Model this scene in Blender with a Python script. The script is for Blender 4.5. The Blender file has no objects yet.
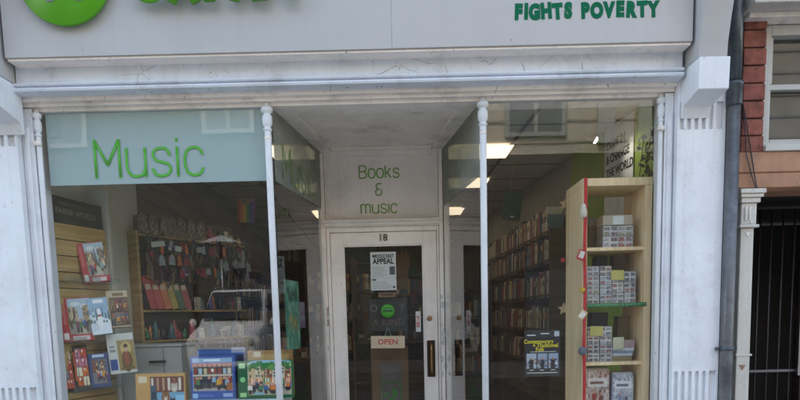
import bpy, bmesh, math, random
import numpy as np
from mathutils import Vector, Matrix, Euler
R = math.radians
sc = bpy.context.scene
C = sc.collection
rnd = random.Random(18)

# ------------------------------------------------------------------ camera numbers
F, PPX, PPY, DIST, CZ = 600., 400., 380., 3.47, 1.5
PITCH, ROLL = R(-5.9), R(1.4)
def at(px, py, Y):
    """world point at depth Y seen at photo pixel (px, py)"""
    x, y = px - PPX, -(py - PPY)
    c, s = math.cos(ROLL), math.sin(ROLL)
    x, y = x * c + y * s, -x * s + y * c
    cp, sp = math.cos(PITCH), math.sin(PITCH)
    t = (Y + DIST) / (F * cp - y * sp)
    return Vector((x * t, Y, CZ + (F * sp + y * cp) * t))

# ------------------------------------------------------------------ materials
def lin(h):
    if not isinstance(h, str): return tuple(h)
    h = h.lstrip('#'); v = [int(h[i:i + 2], 16) / 255 for i in (0, 2, 4)]
    return tuple(a / 12.92 if a <= .04045 else ((a + .055) / 1.055) ** 2.4 for a in v)
MATS = {}
def newmat(n):
    m = bpy.data.materials.new(n); m.use_nodes = True
    return m, m.node_tree.nodes, m.node_tree.links, m.node_tree.nodes['Principled BSDF']
def plain(n, col, rough=.5, metal=0, vary=.12, scale=9., bump=.0, bscale=120., dirt=0, dirtcol='#3a2f25',
          stretch=(1, 1, 1), spec=.5, crack=0, emit=None, streak=0):
    """general procedural surface: colour drifting with two noises, dirt blotches, vertical streaks, cracks and bump"""
    if n in MATS: return MATS[n]
    m, N, L, B = newmat(n)
    col = lin(col)
    geo = N.new('ShaderNodeNewGeometry')
    mp = N.new('ShaderNodeMapping'); mp.inputs['Scale'].default_value = stretch
    L.new(geo.outputs['Position'], mp.inputs[0]); vec = mp.outputs[0]
    nz = N.new('ShaderNodeTexNoise'); nz.inputs['Scale'].default_value = scale; nz.inputs['Detail'].default_value = 6
    L.new(vec, nz.inputs['Vector'])
    cr = N.new('ShaderNodeValToRGB'); cr.color_ramp.elements[0].position = .3; cr.color_ramp.elements[1].position = .7
    cr.color_ramp.elements[0].color = tuple(c * (1 - vary) for c in col) + (1,)
    cr.color_ramp.elements[1].color = tuple(min(1, c * (1 + vary)) for c in col) + (1,)
    L.new(nz.outputs['Fac'], cr.inputs[0]); out = cr.outputs[0]
    def over(out, fac_socket, c2):
        mx = N.new('ShaderNodeMix'); mx.data_type = 'RGBA'
        L.new(fac_socket, mx.inputs[0]); L.new(out, mx.inputs[6]); mx.inputs[7].default_value = lin(c2) + (1,)
        return mx.outputs[2]
    def ramp(sock, a, b, top):
        r = N.new('ShaderNodeMapRange'); r.inputs[1].default_value = a; r.inputs[2].default_value = b; r.inputs[4].default_value = top
        L.new(sock, r.inputs[0]); return r.outputs[0]
    if dirt:
        n2 = N.new('ShaderNodeTexNoise'); n2.inputs['Scale'].default_value = 4.5; n2.inputs['Detail'].default_value = 9; n2.inputs['Roughness'].default_value = .7
        L.new(geo.outputs['Position'], n2.inputs['Vector'])
        out = over(out, ramp(n2.outputs['Fac'], .52, .8, dirt), dirtcol)
        n3 = N.new('ShaderNodeTexNoise'); n3.inputs['Scale'].default_value = 45; n3.inputs['Detail'].default_value = 3
        L.new(geo.outputs['Position'], n3.inputs['Vector'])
        out = over(out, ramp(n3.outputs['Fac'], .68, .76, min(1, dirt * 1.3)), dirtcol)
    if streak:
        m2 = N.new('ShaderNodeMapping'); m2.inputs['Scale'].default_value = (28, 28, 1.2)
        L.new(geo.outputs['Position'], m2.inputs[0])
        n4 = N.new('ShaderNodeTexNoise'); n4.inputs['Scale'].default_value = 1; n4.inputs['Detail'].default_value = 5
        L.new(m2.outputs[0], n4.inputs['Vector'])
        out = over(out, ramp(n4.outputs['Fac'], .52, .75, streak), dirtcol)
    if crack:
        n5 = N.new('ShaderNodeTexNoise'); n5.inputs['Scale'].default_value = 3; n5.inputs['Detail'].default_value = 4
        L.new(geo.outputs['Position'], n5.inputs['Vector'])
        ad = N.new('ShaderNodeVectorMath'); ad.operation = 'MULTIPLY_ADD'
        L.new(n5.outputs['Color'], ad.inputs[0]); ad.inputs[1].default_value = (.12, .12, .12); L.new(geo.outputs['Position'], ad.inputs[2])
        vo = N.new('ShaderNodeTexVoronoi'); vo.feature = 'DISTANCE_TO_EDGE'; vo.inputs['Scale'].default_value = 5
        L.new(ad.outputs[0], vo.inputs['Vector'])
        r1 = N.new('ShaderNodeMapRange'); r1.inputs[1].default_value = .0; r1.inputs[2].default_value = .010; r1.inputs[3].default_value = 1; r1.inputs[4].default_value = 0
        L.new(vo.outputs['Distance'], r1.inputs[0])
        mk = N.new('ShaderNodeMath'); mk.operation = 'MULTIPLY'
        L.new(r1.outputs[0], mk.inputs[0]); L.new(ramp(n5.outputs['Fac'], .57, .63, crack), mk.inputs[1])
        out = over(out, mk.outputs[0], '#2a221c')
    L.new(out, B.inputs['Base Color'])
    B.inputs['Roughness'].default_value = rough; B.inputs['Metallic'].default_value = metal
    B.inputs['Specular IOR Level'].default_value = spec
    if bump:
        nb = N.new('ShaderNodeTexNoise'); nb.inputs['Scale'].default_value = bscale; nb.inputs['Detail'].default_value = 4
        L.new(vec, nb.inputs['Vector'])
        bp = N.new('ShaderNodeBump'); bp.inputs['Strength'].default_value = bump; bp.inputs['Distance'].default_value = .004
        L.new(nb.outputs['Fac'], bp.inputs['Height']); L.new(bp.outputs[0], B.inputs['Normal'])
    if emit:
        B.inputs['Emission Color'].default_value = lin(emit[0]) + (1,); B.inputs['Emission Strength'].default_value = emit[1]
    MATS[n] = m; return m
def print_mat(n, rough=.35):
    if n in MATS: return MATS[n]
    m, N, L, B = newmat(n)
    a = N.new('ShaderNodeAttribute'); a.attribute_name = 'Col'
    L.new(a.outputs['Color'], B.inputs['Base Color']); B.inputs['Roughness'].default_value = rough
    MATS[n] = m; return m
def glass_mat(n, tint=(.95, .965, .955), gain=1.9, smear=0.0):
    m = bpy.data.materials.new(n); m.use_nodes = True; N, L = m.node_tree.nodes, m.node_tree.links
    N.remove(N['Principled BSDF']); out = N['Material Output']
    t = N.new('ShaderNodeBsdfTransparent'); t.inputs[0].default_value = tint + (1,)
    g = N.new('ShaderNodeBsdfGlossy'); g.inputs['Roughness'].default_value = .004
    lw = N.new('ShaderNodeLayerWeight'); lw.inputs[0].default_value = .5      # Schlick reflectance, same from both sides of the pane
    pw = N.new('ShaderNodeMath'); pw.operation = 'POWER'; pw.inputs[1].default_value = 5; L.new(lw.outputs['Facing'], pw.inputs[0])
    fr = N.new('ShaderNodeMath'); fr.operation = 'MULTIPLY_ADD'; fr.inputs[1].default_value = .96; fr.inputs[2].default_value = .042; L.new(pw.outputs[0], fr.inputs[0])
    geo = N.new('ShaderNodeNewGeometry')
    nb = N.new('ShaderNodeTexNoise'); nb.inputs['Scale'].default_value = 1.6; L.new(geo.outputs['Position'], nb.inputs['Vector'])
    bp = N.new('ShaderNodeBump'); bp.inputs['Strength'].default_value = .02; bp.inputs['Distance'].default_value = .02
    L.new(nb.outputs['Fac'], bp.inputs['Height']); L.new(bp.outputs[0], g.inputs['Normal'])
    ml = N.new('ShaderNodeMath'); ml.operation = 'MULTIPLY'; ml.inputs[1].default_value = gain; ml.use_clamp = True
    L.new(fr.outputs[0], ml.inputs[0])
    mx = N.new('ShaderNodeMixShader'); L.new(ml.outputs[0], mx.inputs[0]); L.new(t.outputs[0], mx.inputs[1]); L.new(g.outputs[0], mx.inputs[2])
    d = N.new('ShaderNodeBsdfDiffuse'); d.inputs[0].default_value = (.42, .42, .37, 1) if smear > .5 else (.6, .62, .6, 1)      # dust film on the pane
    n2 = N.new('ShaderNodeTexNoise'); n2.inputs['Scale'].default_value = 2.2; n2.inputs['Detail'].default_value = 8; L.new(geo.outputs['Position'], n2.inputs['Vector'])
    r = N.new('ShaderNodeMapRange'); r.inputs[1].default_value = .4; r.inputs[2].default_value = .8; r.inputs[3].default_value = smear * .4; r.inputs[4].default_value = smear
    L.new(n2.outputs['Fac'], r.inputs[0])
    m2 = N.new('ShaderNodeMixShader'); L.new(r.outputs[0], m2.inputs[0]); L.new(mx.outputs[0], m2.inputs[1]); L.new(d.outputs[0], m2.inputs[2])
    L.new(m2.outputs[0], out.inputs[0]); MATS[n] = m; return m
def wood_mat(n, c1, c2, rough=.45, axis=(1, 1, 14), scale=2.5):
    m, N, L, B = newmat(n)
    geo = N.new('ShaderNodeTexCoord'); mp = N.new('ShaderNodeMapping'); mp.inputs['Scale'].default_value = axis
    L.new(geo.outputs['Object'], mp.inputs[0])
    nz = N.new('ShaderNodeTexNoise'); nz.inputs['Scale'].default_value = scale; nz.inputs['Detail'].default_value = 8; nz.inputs['Distortion'].default_value = .6
    L.new(mp.outputs[0], nz.inputs['Vector'])
    cr = N.new('ShaderNodeValToRGB'); cr.color_ramp.elements[0].position = .35; cr.color_ramp.elements[1].position = .68
    cr.color_ramp.elements[0].color = lin(c1) + (1,); cr.color_ramp.elements[1].color = lin(c2) + (1,)
    L.new(nz.outputs['Fac'], cr.inputs[0]); L.new(cr.outputs[0], B.inputs['Base Color']); B.inputs['Roughness'].default_value = rough
    MATS[n] = m; return m

WHITE = plain('white_gloss_paint', (.76, .77, .80), .38, vary=.06, scale=5, bump=.45, bscale=45, dirt=.30, dirtcol='#7d766c', streak=.12)
FRIEZE = plain('weathered_white_paint', (.72, .75, .81), .42, vary=.05, scale=5, bump=.3, bscale=50, dirt=.45, dirtcol='#6a5c50', crack=.5, streak=.1)
SOFFIT = plain('grimy_bounce_warmed_paint', (.90, .82, .75), .5, vary=.08, scale=5, bump=.3, bscale=50, dirt=.55, dirtcol='#5a4c42', streak=.06)  # base lightened and warmed in place of bounce light under the overhangs; dirt on top
RECESS = plain('bounce_warmed_door_paint', (.89, .81, .745), .42, vary=.06, scale=4, bump=.3, bscale=45, dirt=.25, dirtcol='#5d5045', streak=.10)  # warm bounce light of the porch is put into this lighter white
SIGNP = plain('pale_grey_sign_panel', (.475, .455, .445), .36, vary=.03, scale=3, bump=.08, bscale=18, dirt=.06, dirtcol='#7d7a76', streak=.05)
GREEN_L = plain('lime_green_acrylic', (.085, .34, .004), .32, vary=.05, scale=4)
GREEN_D = plain('dark_green_vinyl', (.001, .125, .055), .6, vary=.06, scale=9, spec=.15)
GREEN_V = plain('leaf_green_vinyl', (.085, .40, .035), .5, vary=.05)
GREEN_DK = plain('dull_green_vinyl', (.20, .36, .07), .5, vary=.05)
VINYL = plain('frosted_aqua_window_film', (.385, .505, .515), .3, vary=.03, scale=2, spec=.6)
VINYL2 = plain('frosted_aqua_film_side', (.30, .33, .28), .3, vary=.06, scale=2)
BLACKP = plain('black_cast_iron_paint', (.035, .045, .055), .28, vary=.4, scale=14, bump=.5, bscale=40, dirt=.35, dirtcol='#8a8d8e', streak=.3)
DARK = plain('near_black_grey', (.03, .028, .026), .7)  # near-black grey for slab, passage walls, panes, joints and grille
STEEL = plain('brushed_steel', (.42, .42, .43), .3, 1, vary=.1)
BRONZE = plain('dark_bronze', (.045, .028, .02), .35, .7, vary=.2)
BRASS = plain('worn_brass', (.35, .2, .09), .38, .9, vary=.2)
BRICK = plain('red_brick', (.25, .078, .055), .85, vary=.35, scale=22, bump=1, bscale=160, dirt=.7, dirtcol='#2b1612')
BRICKD = plain('sooty_brick', (.10, .055, .045), .85, vary=.3, scale=22, bump=1, bscale=120, dirt=.3)
MORTAR = plain('dark_mortar', (.06, .045, .04), .9, vary=.3, bump=1, bscale=80)
SANDST = plain('painted_sandstone', (.42, .215, .125), .7, vary=.12, scale=7, bump=.6, bscale=90, dirt=.6, dirtcol='#3b2319', streak=.15)
STONEW = plain('cream_stone_paint', (.60, .56, .50), .5, vary=.06, scale=6, bump=.4, bscale=60, dirt=.3, dirtcol='#5b4c40', streak=.12)
WINWOOD = plain('grey_white_window_paint', (.50, .48, .44), .5, vary=.06, bump=.3, dirt=.3, dirtcol='#5b4c40')
CREAM_SLAT = wood_mat('maple_slat_board', '#a98a56', '#c9a976', .4, (1, 1, 12))
BIRCH = wood_mat('birch_veneer', '#e4c394', '#f6deb4', .38, (9, 9, .8), 3)
OAKDK = wood_mat('dim_shelf_wood', '#4e3c28', '#6d553b', .5)
PANELW = plain('offwhite_board', (.62, .62, .56), .5, vary=.05)
BROWNW = wood_mat('brown_wall_boards', '#4c4138', '#66574a', .6, (1, 1, 10), 1.5)
GREENW = plain('olive_green_wall', (.26, .38, .04), .6, vary=.12, scale=3)
GREYW = plain('grey_interior_wall', (.34, .335, .30), .7, vary=.06)
CEIL = plain('ceiling_board', (.72, .68, .60), .7, vary=.08, scale=3)
LAMP = plain('fluorescent_diffuser', (.8, .8, .8), .5, emit=((1, .82, .58), 1.7))
SPOT = plain('spot_lens', (.9, .9, .9), .4, emit=((1, .97, .9), 3.0))
CARD = plain('brown_card', (.30, .19, .10), .7, vary=.08)
PAPER = plain('white_paper', (.62, .64, .62), .6, vary=.03)
INK = plain('black_ink', (.012, .012, .014), .5)
YEL = plain('yellow_ink', (.75, .62, .02), .5)
REDI = plain('red_ink', (.45, .03, .03), .5)
RED = plain('red_felt', (.52, .012, .018), .7, vary=.2, scale=40)
BLACKCARD = plain('black_card', (.012, .013, .015), .45)
CREAMC = plain('cream_card', (.58, .47, .32), .6, vary=.04)
PRINT = print_mat('printed_gloss_card', .33)
FILM2 = glass_mat('thin_side_film', (.62, .65, .60), gain=.3, smear=.95)
GLASS = glass_mat('shop_window_glass', gain=1.6, smear=.006)
GLASS_R = glass_mat('side_window_glass', gain=1.7, smear=.015)
GLASS_D = glass_mat('door_glass', (.75, .75, .73), gain=1.4, smear=.012)
ACRYL = glass_mat('clear_acrylic', (.9, .95, .95), gain=1.5, smear=.08)
POLY = glass_mat('clear_wrap', (.97, .97, .97), gain=2.2, smear=.05)

# ------------------------------------------------------------------ mesh helpers
class MB:
    def __init__(s): s.v, s.f, s.m, s.sm, s.T = [], [], [], [], Matrix.Identity(4)
    def add(s, vs, fs, mi=0, smooth=False):
        o = len(s.v); s.v += [s.T @ Vector(p) for p in vs]
        for f in fs: s.f.append([o + i for i in f]); s.m.append(mi); s.sm.append(smooth)
        return s
    def box(s, x0, x1, y0, y1, z0, z1, mi=0):
        v = [(x, y, z) for z in (z0, z1) for y in (y0, y1) for x in (x0, x1)]
        return s.add(v, [(0, 2, 3, 1), (4, 5, 7, 6), (0, 1, 5, 4), (2, 6, 7, 3), (0, 4, 6, 2), (1, 3, 7, 5)], mi)
    def tube(s, pts, r, n=10, mi=0, flat=None, caps=True):
        """round tube through pts; flat=(axis, factor) squashes it along a world axis"""
        pts = [Vector(p) for p in pts]; rings = []
        rs = r if isinstance(r, (list, tuple)) else [r] * len(pts)
        prev = None
        for i, p in enumerate(pts):
            d = (pts[min(i + 1, len(pts) - 1)] - pts[max(i - 1, 0)]).normalized()
            ref = Vector((0, 1, 0)) if abs(d.y) < .9 else Vector((1, 0, 0))
            a = d.cross(ref).normalized(); b = a.cross(d)
            rings.append([(p, a, b, rs[i])])
        vs, fs = [], []
        for (q,) in rings:
            p, a, b, rr = q
            for k in range(n):
                t = 2 * math.pi * k / n
                o = a * math.cos(t) * rr + b * math.sin(t) * rr
                if flat is not None: o[flat[0]] *= flat[1]
                vs.append(p + o)
        m = len(pts)
        for i in range(m - 1):
            for k in range(n):
                fs.append((i * n + k, i * n + (k + 1) % n, (i + 1) * n + (k + 1) % n, (i + 1) * n + k))
        if caps:
            fs.append(tuple(range(n - 1, -1, -1))); fs.append(tuple((m - 1) * n + k for k in range(n)))
        return s.add(vs, fs, mi, True)
    def lathe(s, prof, c=(0, 0, 0), n=20, mi=0, axis='z', smooth=True):
        vs, fs = [], []
        for (r, h) in prof:
            for k in range(n):
                t = 2 * math.pi * k / n; x, y = r * math.cos(t), r * math.sin(t)
                p = (x, y, h) if axis == 'z' else ((x, h, y) if axis == 'y' else (h, x, y))
                vs.append((p[0] + c[0], p[1] + c[1], p[2] + c[2]))
        m = len(prof)
        for i in range(m - 1):
            for k in range(n): fs.append((i * n + k, i * n + (k + 1) % n, (i + 1) * n + (k + 1) % n, (i + 1) * n + k))
        fs.append(tuple(range(n - 1, -1, -1))); fs.append(tuple((m - 1) * n + k for k in range(n)))
        return s.add(vs, fs, mi, smooth)
    def prism(s, poly, a0, a1, axis='x', mi=0):
        """extrude a polygon given in the two other axes"""
        n = len(poly); vs = []
        for a in (a0, a1):
            for (u, w) in poly:
                vs.append({'x': (a, u, w), 'y': (u, a, w), 'z': (u, w, a)}[axis])
        fs = [tuple(range(n)), tuple(range(2 * n - 1, n - 1, -1))] + [(i, i + n, (i + 1) % n + n, (i + 1) % n) for i in range(n)]
        return s.add(vs, fs, mi)
    def build(s, name, mats, parent=None, bevel=0, loc=(0, 0, 0), rot=(0, 0, 0)):
        me = bpy.data.meshes.new(name); me.from_pydata([tuple(v) for v in s.v], [], s.f); me.update()
        for m in (mats if isinstance(mats, (list, tuple)) else [mats]): me.materials.append(m)
        for p, mi, sm in zip(me.polygons, s.m, s.sm): p.material_index = mi; p.use_smooth = sm
        bm = bmesh.new(); bm.from_mesh(me); bmesh.ops.recalc_face_normals(bm, faces=bm.faces); bm.to_mesh(me); bm.free()
        o = bpy.data.objects.new(name, me); C.objects.link(o)
        o.location = loc; o.rotation_euler = rot
        if parent: o.parent = parent
        if bevel:
            b = o.modifiers.new('bevel', 'BEVEL'); b.width = bevel; b.segments = 2; b.limit_method = 'ANGLE'; b.angle_limit = R(40)
            b.harden_normals = False
        return o
def tag(o, label=None, cat=None, group=None, kind=None):
    if label: o['label'] = label
    if cat: o['category'] = cat
    if group: o['group'] = group
    if kind: o['kind'] = kind
    return o
def thing(name, label, cat, loc=(0, 0, 0), rot=(0, 0, 0), group=None):
    o = bpy.data.objects.new(name, None); C.objects.link(o); o.empty_display_size = .05
    o.location = loc; o.rotation_euler = rot if isinstance(rot, (tuple, list)) else (0, 0, rot)
    return tag(o, label, cat, group)
def dup(root, loc, rot=None, label=None, group=None):
    r = root.copy(); C.objects.link(r); r.location = loc
    if rot is not None: r.rotation_euler = rot
    if label: r['label'] = label
    if group: r['group'] = group
    for ch in list(root.children):
        c = ch.copy(); C.objects.link(c); c.parent = r
        for g in list(ch.children):
            d = g.copy(); C.objects.link(d); d.parent = c
    return r
def box(name, x0, x1, y0, y1, z0, z1, m, parent=None, bevel=0):
    return MB().box(x0, x1, y0, y1, z0, z1).build(name, m, parent, bevel)
def text(name, s, size, m, parent=None, loc=(0, 0, 0), rot=(R(90), 0, 0), bold=0, align='CENTER', ext=.0004, sx=1, spacing=1):
    cu = bpy.data.curves.new(name, 'FONT'); cu.body = s; cu.size = size; cu.extrude = ext; cu.offset = bold
    cu.align_x = align; cu.align_y = 'CENTER'; cu.space_character = spacing; cu.space_line = .85; cu.resolution_u = 3
    t = bpy.data.objects.new('tmp', cu); C.objects.link(t)
    bpy.context.view_layer.update()
    me = bpy.data.meshes.new_from_object(t.evaluated_get(bpy.context.evaluated_depsgraph_get()))
    bpy.data.objects.remove(t); bpy.data.curves.remove(cu)
    me.name = name; me.materials.clear(); me.materials.append(m)
    o = bpy.data.objects.new(name, me); C.objects.link(o)
    o.location = loc; o.rotation_euler = rot; o.scale = (sx, 1, 1)
    if parent: o.parent = parent
    return o
def smooth(pts, closed=False, n=5):
    """Catmull-Rom through 2-D points"""
    out = []; P = pts; m = len(P)
    rng = range(m if closed else m - 1)
    for i in rng:
        g = (lambda k: P[k % m]) if closed else (lambda k: P[max(0, min(m - 1, k))])
        p0, p1, p2, p3 = g(i - 1), g(i), g(i + 1), g(i + 2)
        for k in range(n):
            t = k / n
            out.append(tuple(.5 * (2 * b + (c - a) * t + (2 * a - 5 * b + 4 * c - d) * t * t + (-a + 3 * b - 3 * c + d) * t ** 3)
                             for a, b, c, d in zip(p0, p1, p2, p3)))
    out.append(P[0] if closed else P[-1]); return out
GL = {  # thin single-line alphabet, cap height 1: (advance, [(smooth, closed, points)...])
 'M': (.68, [(0, 0, [(0, 0), (0, 1), (.34, .33), (.68, 1), (.68, 0)])]),
 'u': (.52, [(1, 0, [(0, .76), (0, .5), (0, .25), (.08, .06), (.26, 0), (.44, .06), (.52, .25)]), (0, 0, [(.52, .76), (.52, 0)])]),
 's': (.5, [(1, 0, [(.48, .58), (.41, .72), (.25, .76), (.08, .71), (.02, .57), (.1, .43), (.26, .38), (.43, .32), (.5, .19), (.42, .05), (.25, 0), (.08, .04), (.0, .18)])]),
 'i': (0, [(0, 0, [(0, .76), (0, 0)]), (0, 0, [(0, 1.0), (0, .96)])]),
 'c': (.5, [(1, 0, [(.5, .58), (.43, .71), (.27, .76), (.09, .69), (.01, .52), (0, .38), (.01, .24), (.09, .07), (.27, 0), (.43, .05), (.5, .18)])]),
 'o': (.54, [(1, 1, [(.27, .76), (.09, .7), (0, .5), (0, .26), (.09, .06), (.27, 0), (.45, .06), (.54, .26), (.54, .5), (.45, .7)])]),
 'k': (.48, [(0, 0, [(0, 1), (0, 0)]), (0, 0, [(.42, .76), (0, .27)]), (0, 0, [(.15, .44), (.46, 0)])]),
 'B': (.6, [(0, 0, [(0, 0), (0, 1)]), (1, 0, [(0, 1), (.35, 1), (.52, .95), (.57, .77), (.5, .59), (.35, .54), (0, .54)]),
            (1, 0, [(.3, .54), (.52, .47), (.6, .27), (.52, .06), (.35, 0), (0, 0)])]),
 'm': (.78, [(0, 0, [(0, .76), (0, 0)]), (1, 0, [(0, .52), (.06, .7), (.2, .76), (.34, .7), (.39, .52), (.39, .25), (.39, 0)]),
             (1, 0, [(.39, .52), (.45, .7), (.59, .76), (.73, .7), (.78, .52), (.78, .25), (.78, 0)])]),
 '&': (.56, [(1, 0, [(.5, 1), (.25, 1), (.08, .93), (.06, .76), (.14, .6), (.3, .54), (.12, .5), (0, .36), (.0, .18), (.1, .03), (.28, 0), (.45, .05), (.5, .2), (.5, .5)])]),
 'O': (.82, [(1, 1, [(.41, 1), (.12, .88), (0, .5), (.12, .12), (.41, 0), (.70, .12), (.82, .5), (.70, .88)])]),
 'X': (.62, [(0, 0, [(0, 0), (.62, 1)]), (0, 0, [(0, 1), (.62, 0)])]),
 'F': (.5, [(0, 0, [(0, 0), (0, 1), (.5, 1)]), (0, 0, [(0, .5), (.42, .5)])]),
 'A': (.66, [(0, 0, [(0, 0), (.33, 1), (.66, 0)]), (0, 0, [(.13, .32), (.53, .32)])]),
}
def stroke_word(mb, word, x, z, cap, w, y, gap=.2, flat=.08, sxs=None, dirx=Vector((1, 0, 0)), thick=None):
    for ch in word:
        if ch == ' ': x += cap * .4; continue
        adv, strokes = GL[ch]
        for sm, cl, pts in strokes:
            if sm: pts = smooth(pts, bool(cl))
            P = [Vector((x + a * cap, y, z + b * cap)) for a, b in pts]
            if sm: mb.tube(P, w / 2, 12, flat=(1, flat))
            else:
                for q, (A_, B_) in enumerate(zip(P[:-1], P[1:])):
                    o_ = Vector((0, -.0002 * q, 0)); mb.tube([A_ + o_, B_ + o_], w / 2, 12, flat=(1, flat))
            if not cl and w > .01:
                for e in (P if not sm else (P[0], P[-1])):
                    mb.add([(e.x + math.cos(t) * w / 2 * .98, y + sg * w / 2 * flat * .9, e.z + math.sin(t) * w / 2 * .98) for sg in (-1, 1) for t in [k * math.pi / 8 for k in range(16)]],
                           [tuple(range(16)), tuple(range(31, 15, -1))] + [(k, (k + 1) % 16, 16 + (k + 1) % 16, 16 + k) for k in range(16)])
        x += (adv + gap) * cap
    return x

# ------------------------------------------------------------------ printed pictures (vertex colours painted in code)
class Pic:
    def __init__(s, nx, ny, bg):
        s.nx, s.ny = nx, ny; s.a = np.zeros((ny, nx, 3)); s.a[:] = lin(bg)
    def rect(s, u0, v0, u1, v1, c):
        s.a[max(0, int(v0 * s.ny)):max(0, int(math.ceil(v1 * s.ny))), max(0, int(u0 * s.nx)):max(0, int(math.ceil(u1 * s.nx)))] = lin(c); return s
    def ell(s, u, v, ru, rv, c):
        yy, xx = np.mgrid[0:s.ny, 0:s.nx]; k = (((xx + .5) / s.nx - u) / ru) ** 2 + (((yy + .5) / s.ny - v) / rv) ** 2 < 1
        s.a[k] = lin(c); return s
    def speck(s, u0, v0, u1, v1, cols, n, r, w=1.):
        for _ in range(int(n * 2.6)):
            s.ell(rnd.uniform(u0, u1), rnd.uniform(v0, v1), r * .55 * rnd.uniform(.35, 1.6) * w, r * .55 * rnd.uniform(.5, 2.2), rnd.choice(cols))
        return s
    def noise(s, k):
        r = np.random.RandomState(rnd.randint(0, 9999)); s.a = np.clip(s.a * (1 + k * (r.rand(s.ny, s.nx, 1) - .5)), 0, 1); return s
def fig(p, u, v, h, c, skin='#c99a7c', leg='#2c2a30'):
    """a small standing figure on a printed cover"""
    p.rect(u - h * .10, v, u + h * .10, v + h * .45, leg); p.rect(u - h * .14, v + h * .40, u + h * .14, v + h * .78, c); p.ell(u, v + h * .88, h * .09, h * .11, skin)
def picture(name, p, w, h, parent=None, loc=(0, 0, 0), rot=(0, 0, 0), mat=None):
    """flat print standing upright in the XZ plane, facing -Y, base centre at the origin"""
    nx, ny = p.nx, p.ny
    q = np.pad(p.a, ((1, 1), (1, 1), (0, 0)), mode='edge'); p.a = .36 * p.a + .64 * (q[:-2, 1:-1] + q[2:, 1:-1] + q[1:-1, :-2] + q[1:-1, 2:]) / 4
    vs = [(w * (i / (nx - 1) - .5), 0, h * j / (ny - 1)) for j in range(ny) for i in range(nx)]
    fs = [(j * nx + i, j * nx + i + 1, (j + 1) * nx + i + 1, (j + 1) * nx + i) for j in range(ny - 1) for i in range(nx - 1)]
    me = bpy.data.meshes.new(name); me.from_pydata(vs, [], fs); me.update()
    ca = me.color_attributes.new('Col', 'FLOAT_COLOR', 'POINT')
    rgba = np.ones((ny, nx, 4)); rgba[..., :3] = p.a
    ca.data.foreach_set('color', rgba.reshape(-1).astype(np.float32))
    me.materials.append(mat or PRINT)
    o = bpy.data.objects.new(name, me); C.objects.link(o); o.location = loc; o.rotation_euler = rot
    if parent: o.parent = parent
    return o

# ================================================================== GROUND
PAVE = plain('concrete_paving', (.46, .43, .38), .85, vary=.15, scale=3, bump=.5, bscale=60, dirt=.25)
TARMAC = plain('worn_tarmac', (.075, .072, .07), .9, vary=.25, scale=20, bump=.8, bscale=200)
EARTH = plain('ground_grey', (.12, .11, .09), .95, vary=.2, scale=1)
tag(box('ground', -150, 150, -150, 150, -.30, -.16, EARTH), kind='structure')
tag(box('road', -60, 60, -7.9, -4.4, -.15, -.11, TARMAC), kind='structure')
mb = MB()
for i in range(-14, 15):
    for j in range(6):
        mb.box(i * .9 + .004, i * .9 + .896, -4.22 + j * .70 + .004, -4.22 + j * .70 + .696, -.12, 0)
tag(mb.build('pavement', PAVE), kind='structure')
tag(box('kerb', -60, 60, -4.39, -4.226, -.15, -.004, plain('granite_kerb', (.33, .32, .31), .8, vary=.2, scale=30)), kind='structure')
tag(box('opposite_pavement', -60, 60, -12.5, -7.9, -.15, .30, plain('dark_paving', (.09, .085, .08), .9, vary=.2, scale=4)), kind='structure')
mb = MB()
for x in np.arange(-20, 20, 3.0): mb.box(x, x + 1.6, -6.15, -6.05, -.112, -.106)
tag(mb.build('road_marking', plain('road_paint', (.7, .7, .66), .7, vary=.1)), kind='structure')

# ================================================================== SHOP BUILDING
shop = thing('shop_building', 'white painted shopfront with fluted pilasters, twin display windows and recessed door numbered 18', 'shop')
XL, XR = -1.955, 1.465                     # glass edges
ML, MR = -.690, .490                       # front corner posts
BL, BR = -.535, .345                       # rear corner posts
HEAD = 2.685
def pilaster(x0, x1):
    mb = MB(); y = -.06
    # the face is built as strips so that the short flutes at head and foot are real grooves
    zt0, zt1, zb0, zb1 = 2.488, 2.635, .35, 1.158
    mb.box(x0, x1, y, .25, zt1, 2.95)
    mb.box(x0, x1, y, .25, zb1, zt0)
    mb.box(x0, x1, y, .25, 0, zb0)
    n = 6; w = x1 - x0; m = .012; step = (w - 2 * m) / n
    for z0, z1, up in ((zt0, zt1, 0), (zb0, zb1, 1)):
        mb.box(x0, x0 + m, y, .25, z0, z1); mb.box(x1 - m, x1, y, .25, z0, z1)
        mb.box(x0 + m, x1 - m, y + .019, .25, z0, z1)
        for k in range(n):
            a = x0 + m + k * step
            gw = step * .58                # groove width
            if k < n: mb.box(a + gw, a + step, y, y + .019, z0, z1) if k < n - 1 else None
            # rounded end of each groove (an arch filled with a little spandrel)
            zc = z1 - gw / 2 if up else z0 + gw / 2; sg = 1 if up else -1
            for h in (-1, 1):
                cx = a + gw / 2; ex = cx + h * gw / 2; ez = zc + sg * gw / 2
                arc = [(cx + h * gw / 2 * math.cos(t), zc + sg * gw / 2 * math.sin(t)) for t in [i * math.pi / 12 for i in range(7)]]
                poly = arc + [(ex, ez)]
                mb.prism(poly, y + .0005, y + .019, 'y')
        # last ridge
    return mb
pl = pilaster(1.555, 1.818).build('pilaster', WHITE, shop, .003)
pilaster(-2.335, -2.066).build('pilaster', WHITE, shop, .003)
for x0, x1 in ((1.535, 1.84), (-2.36, -2.045)):
    box('pilaster_plinth', x0, x1, -.085, .24, 0.002, .30, WHITE, shop, .006)
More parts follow.
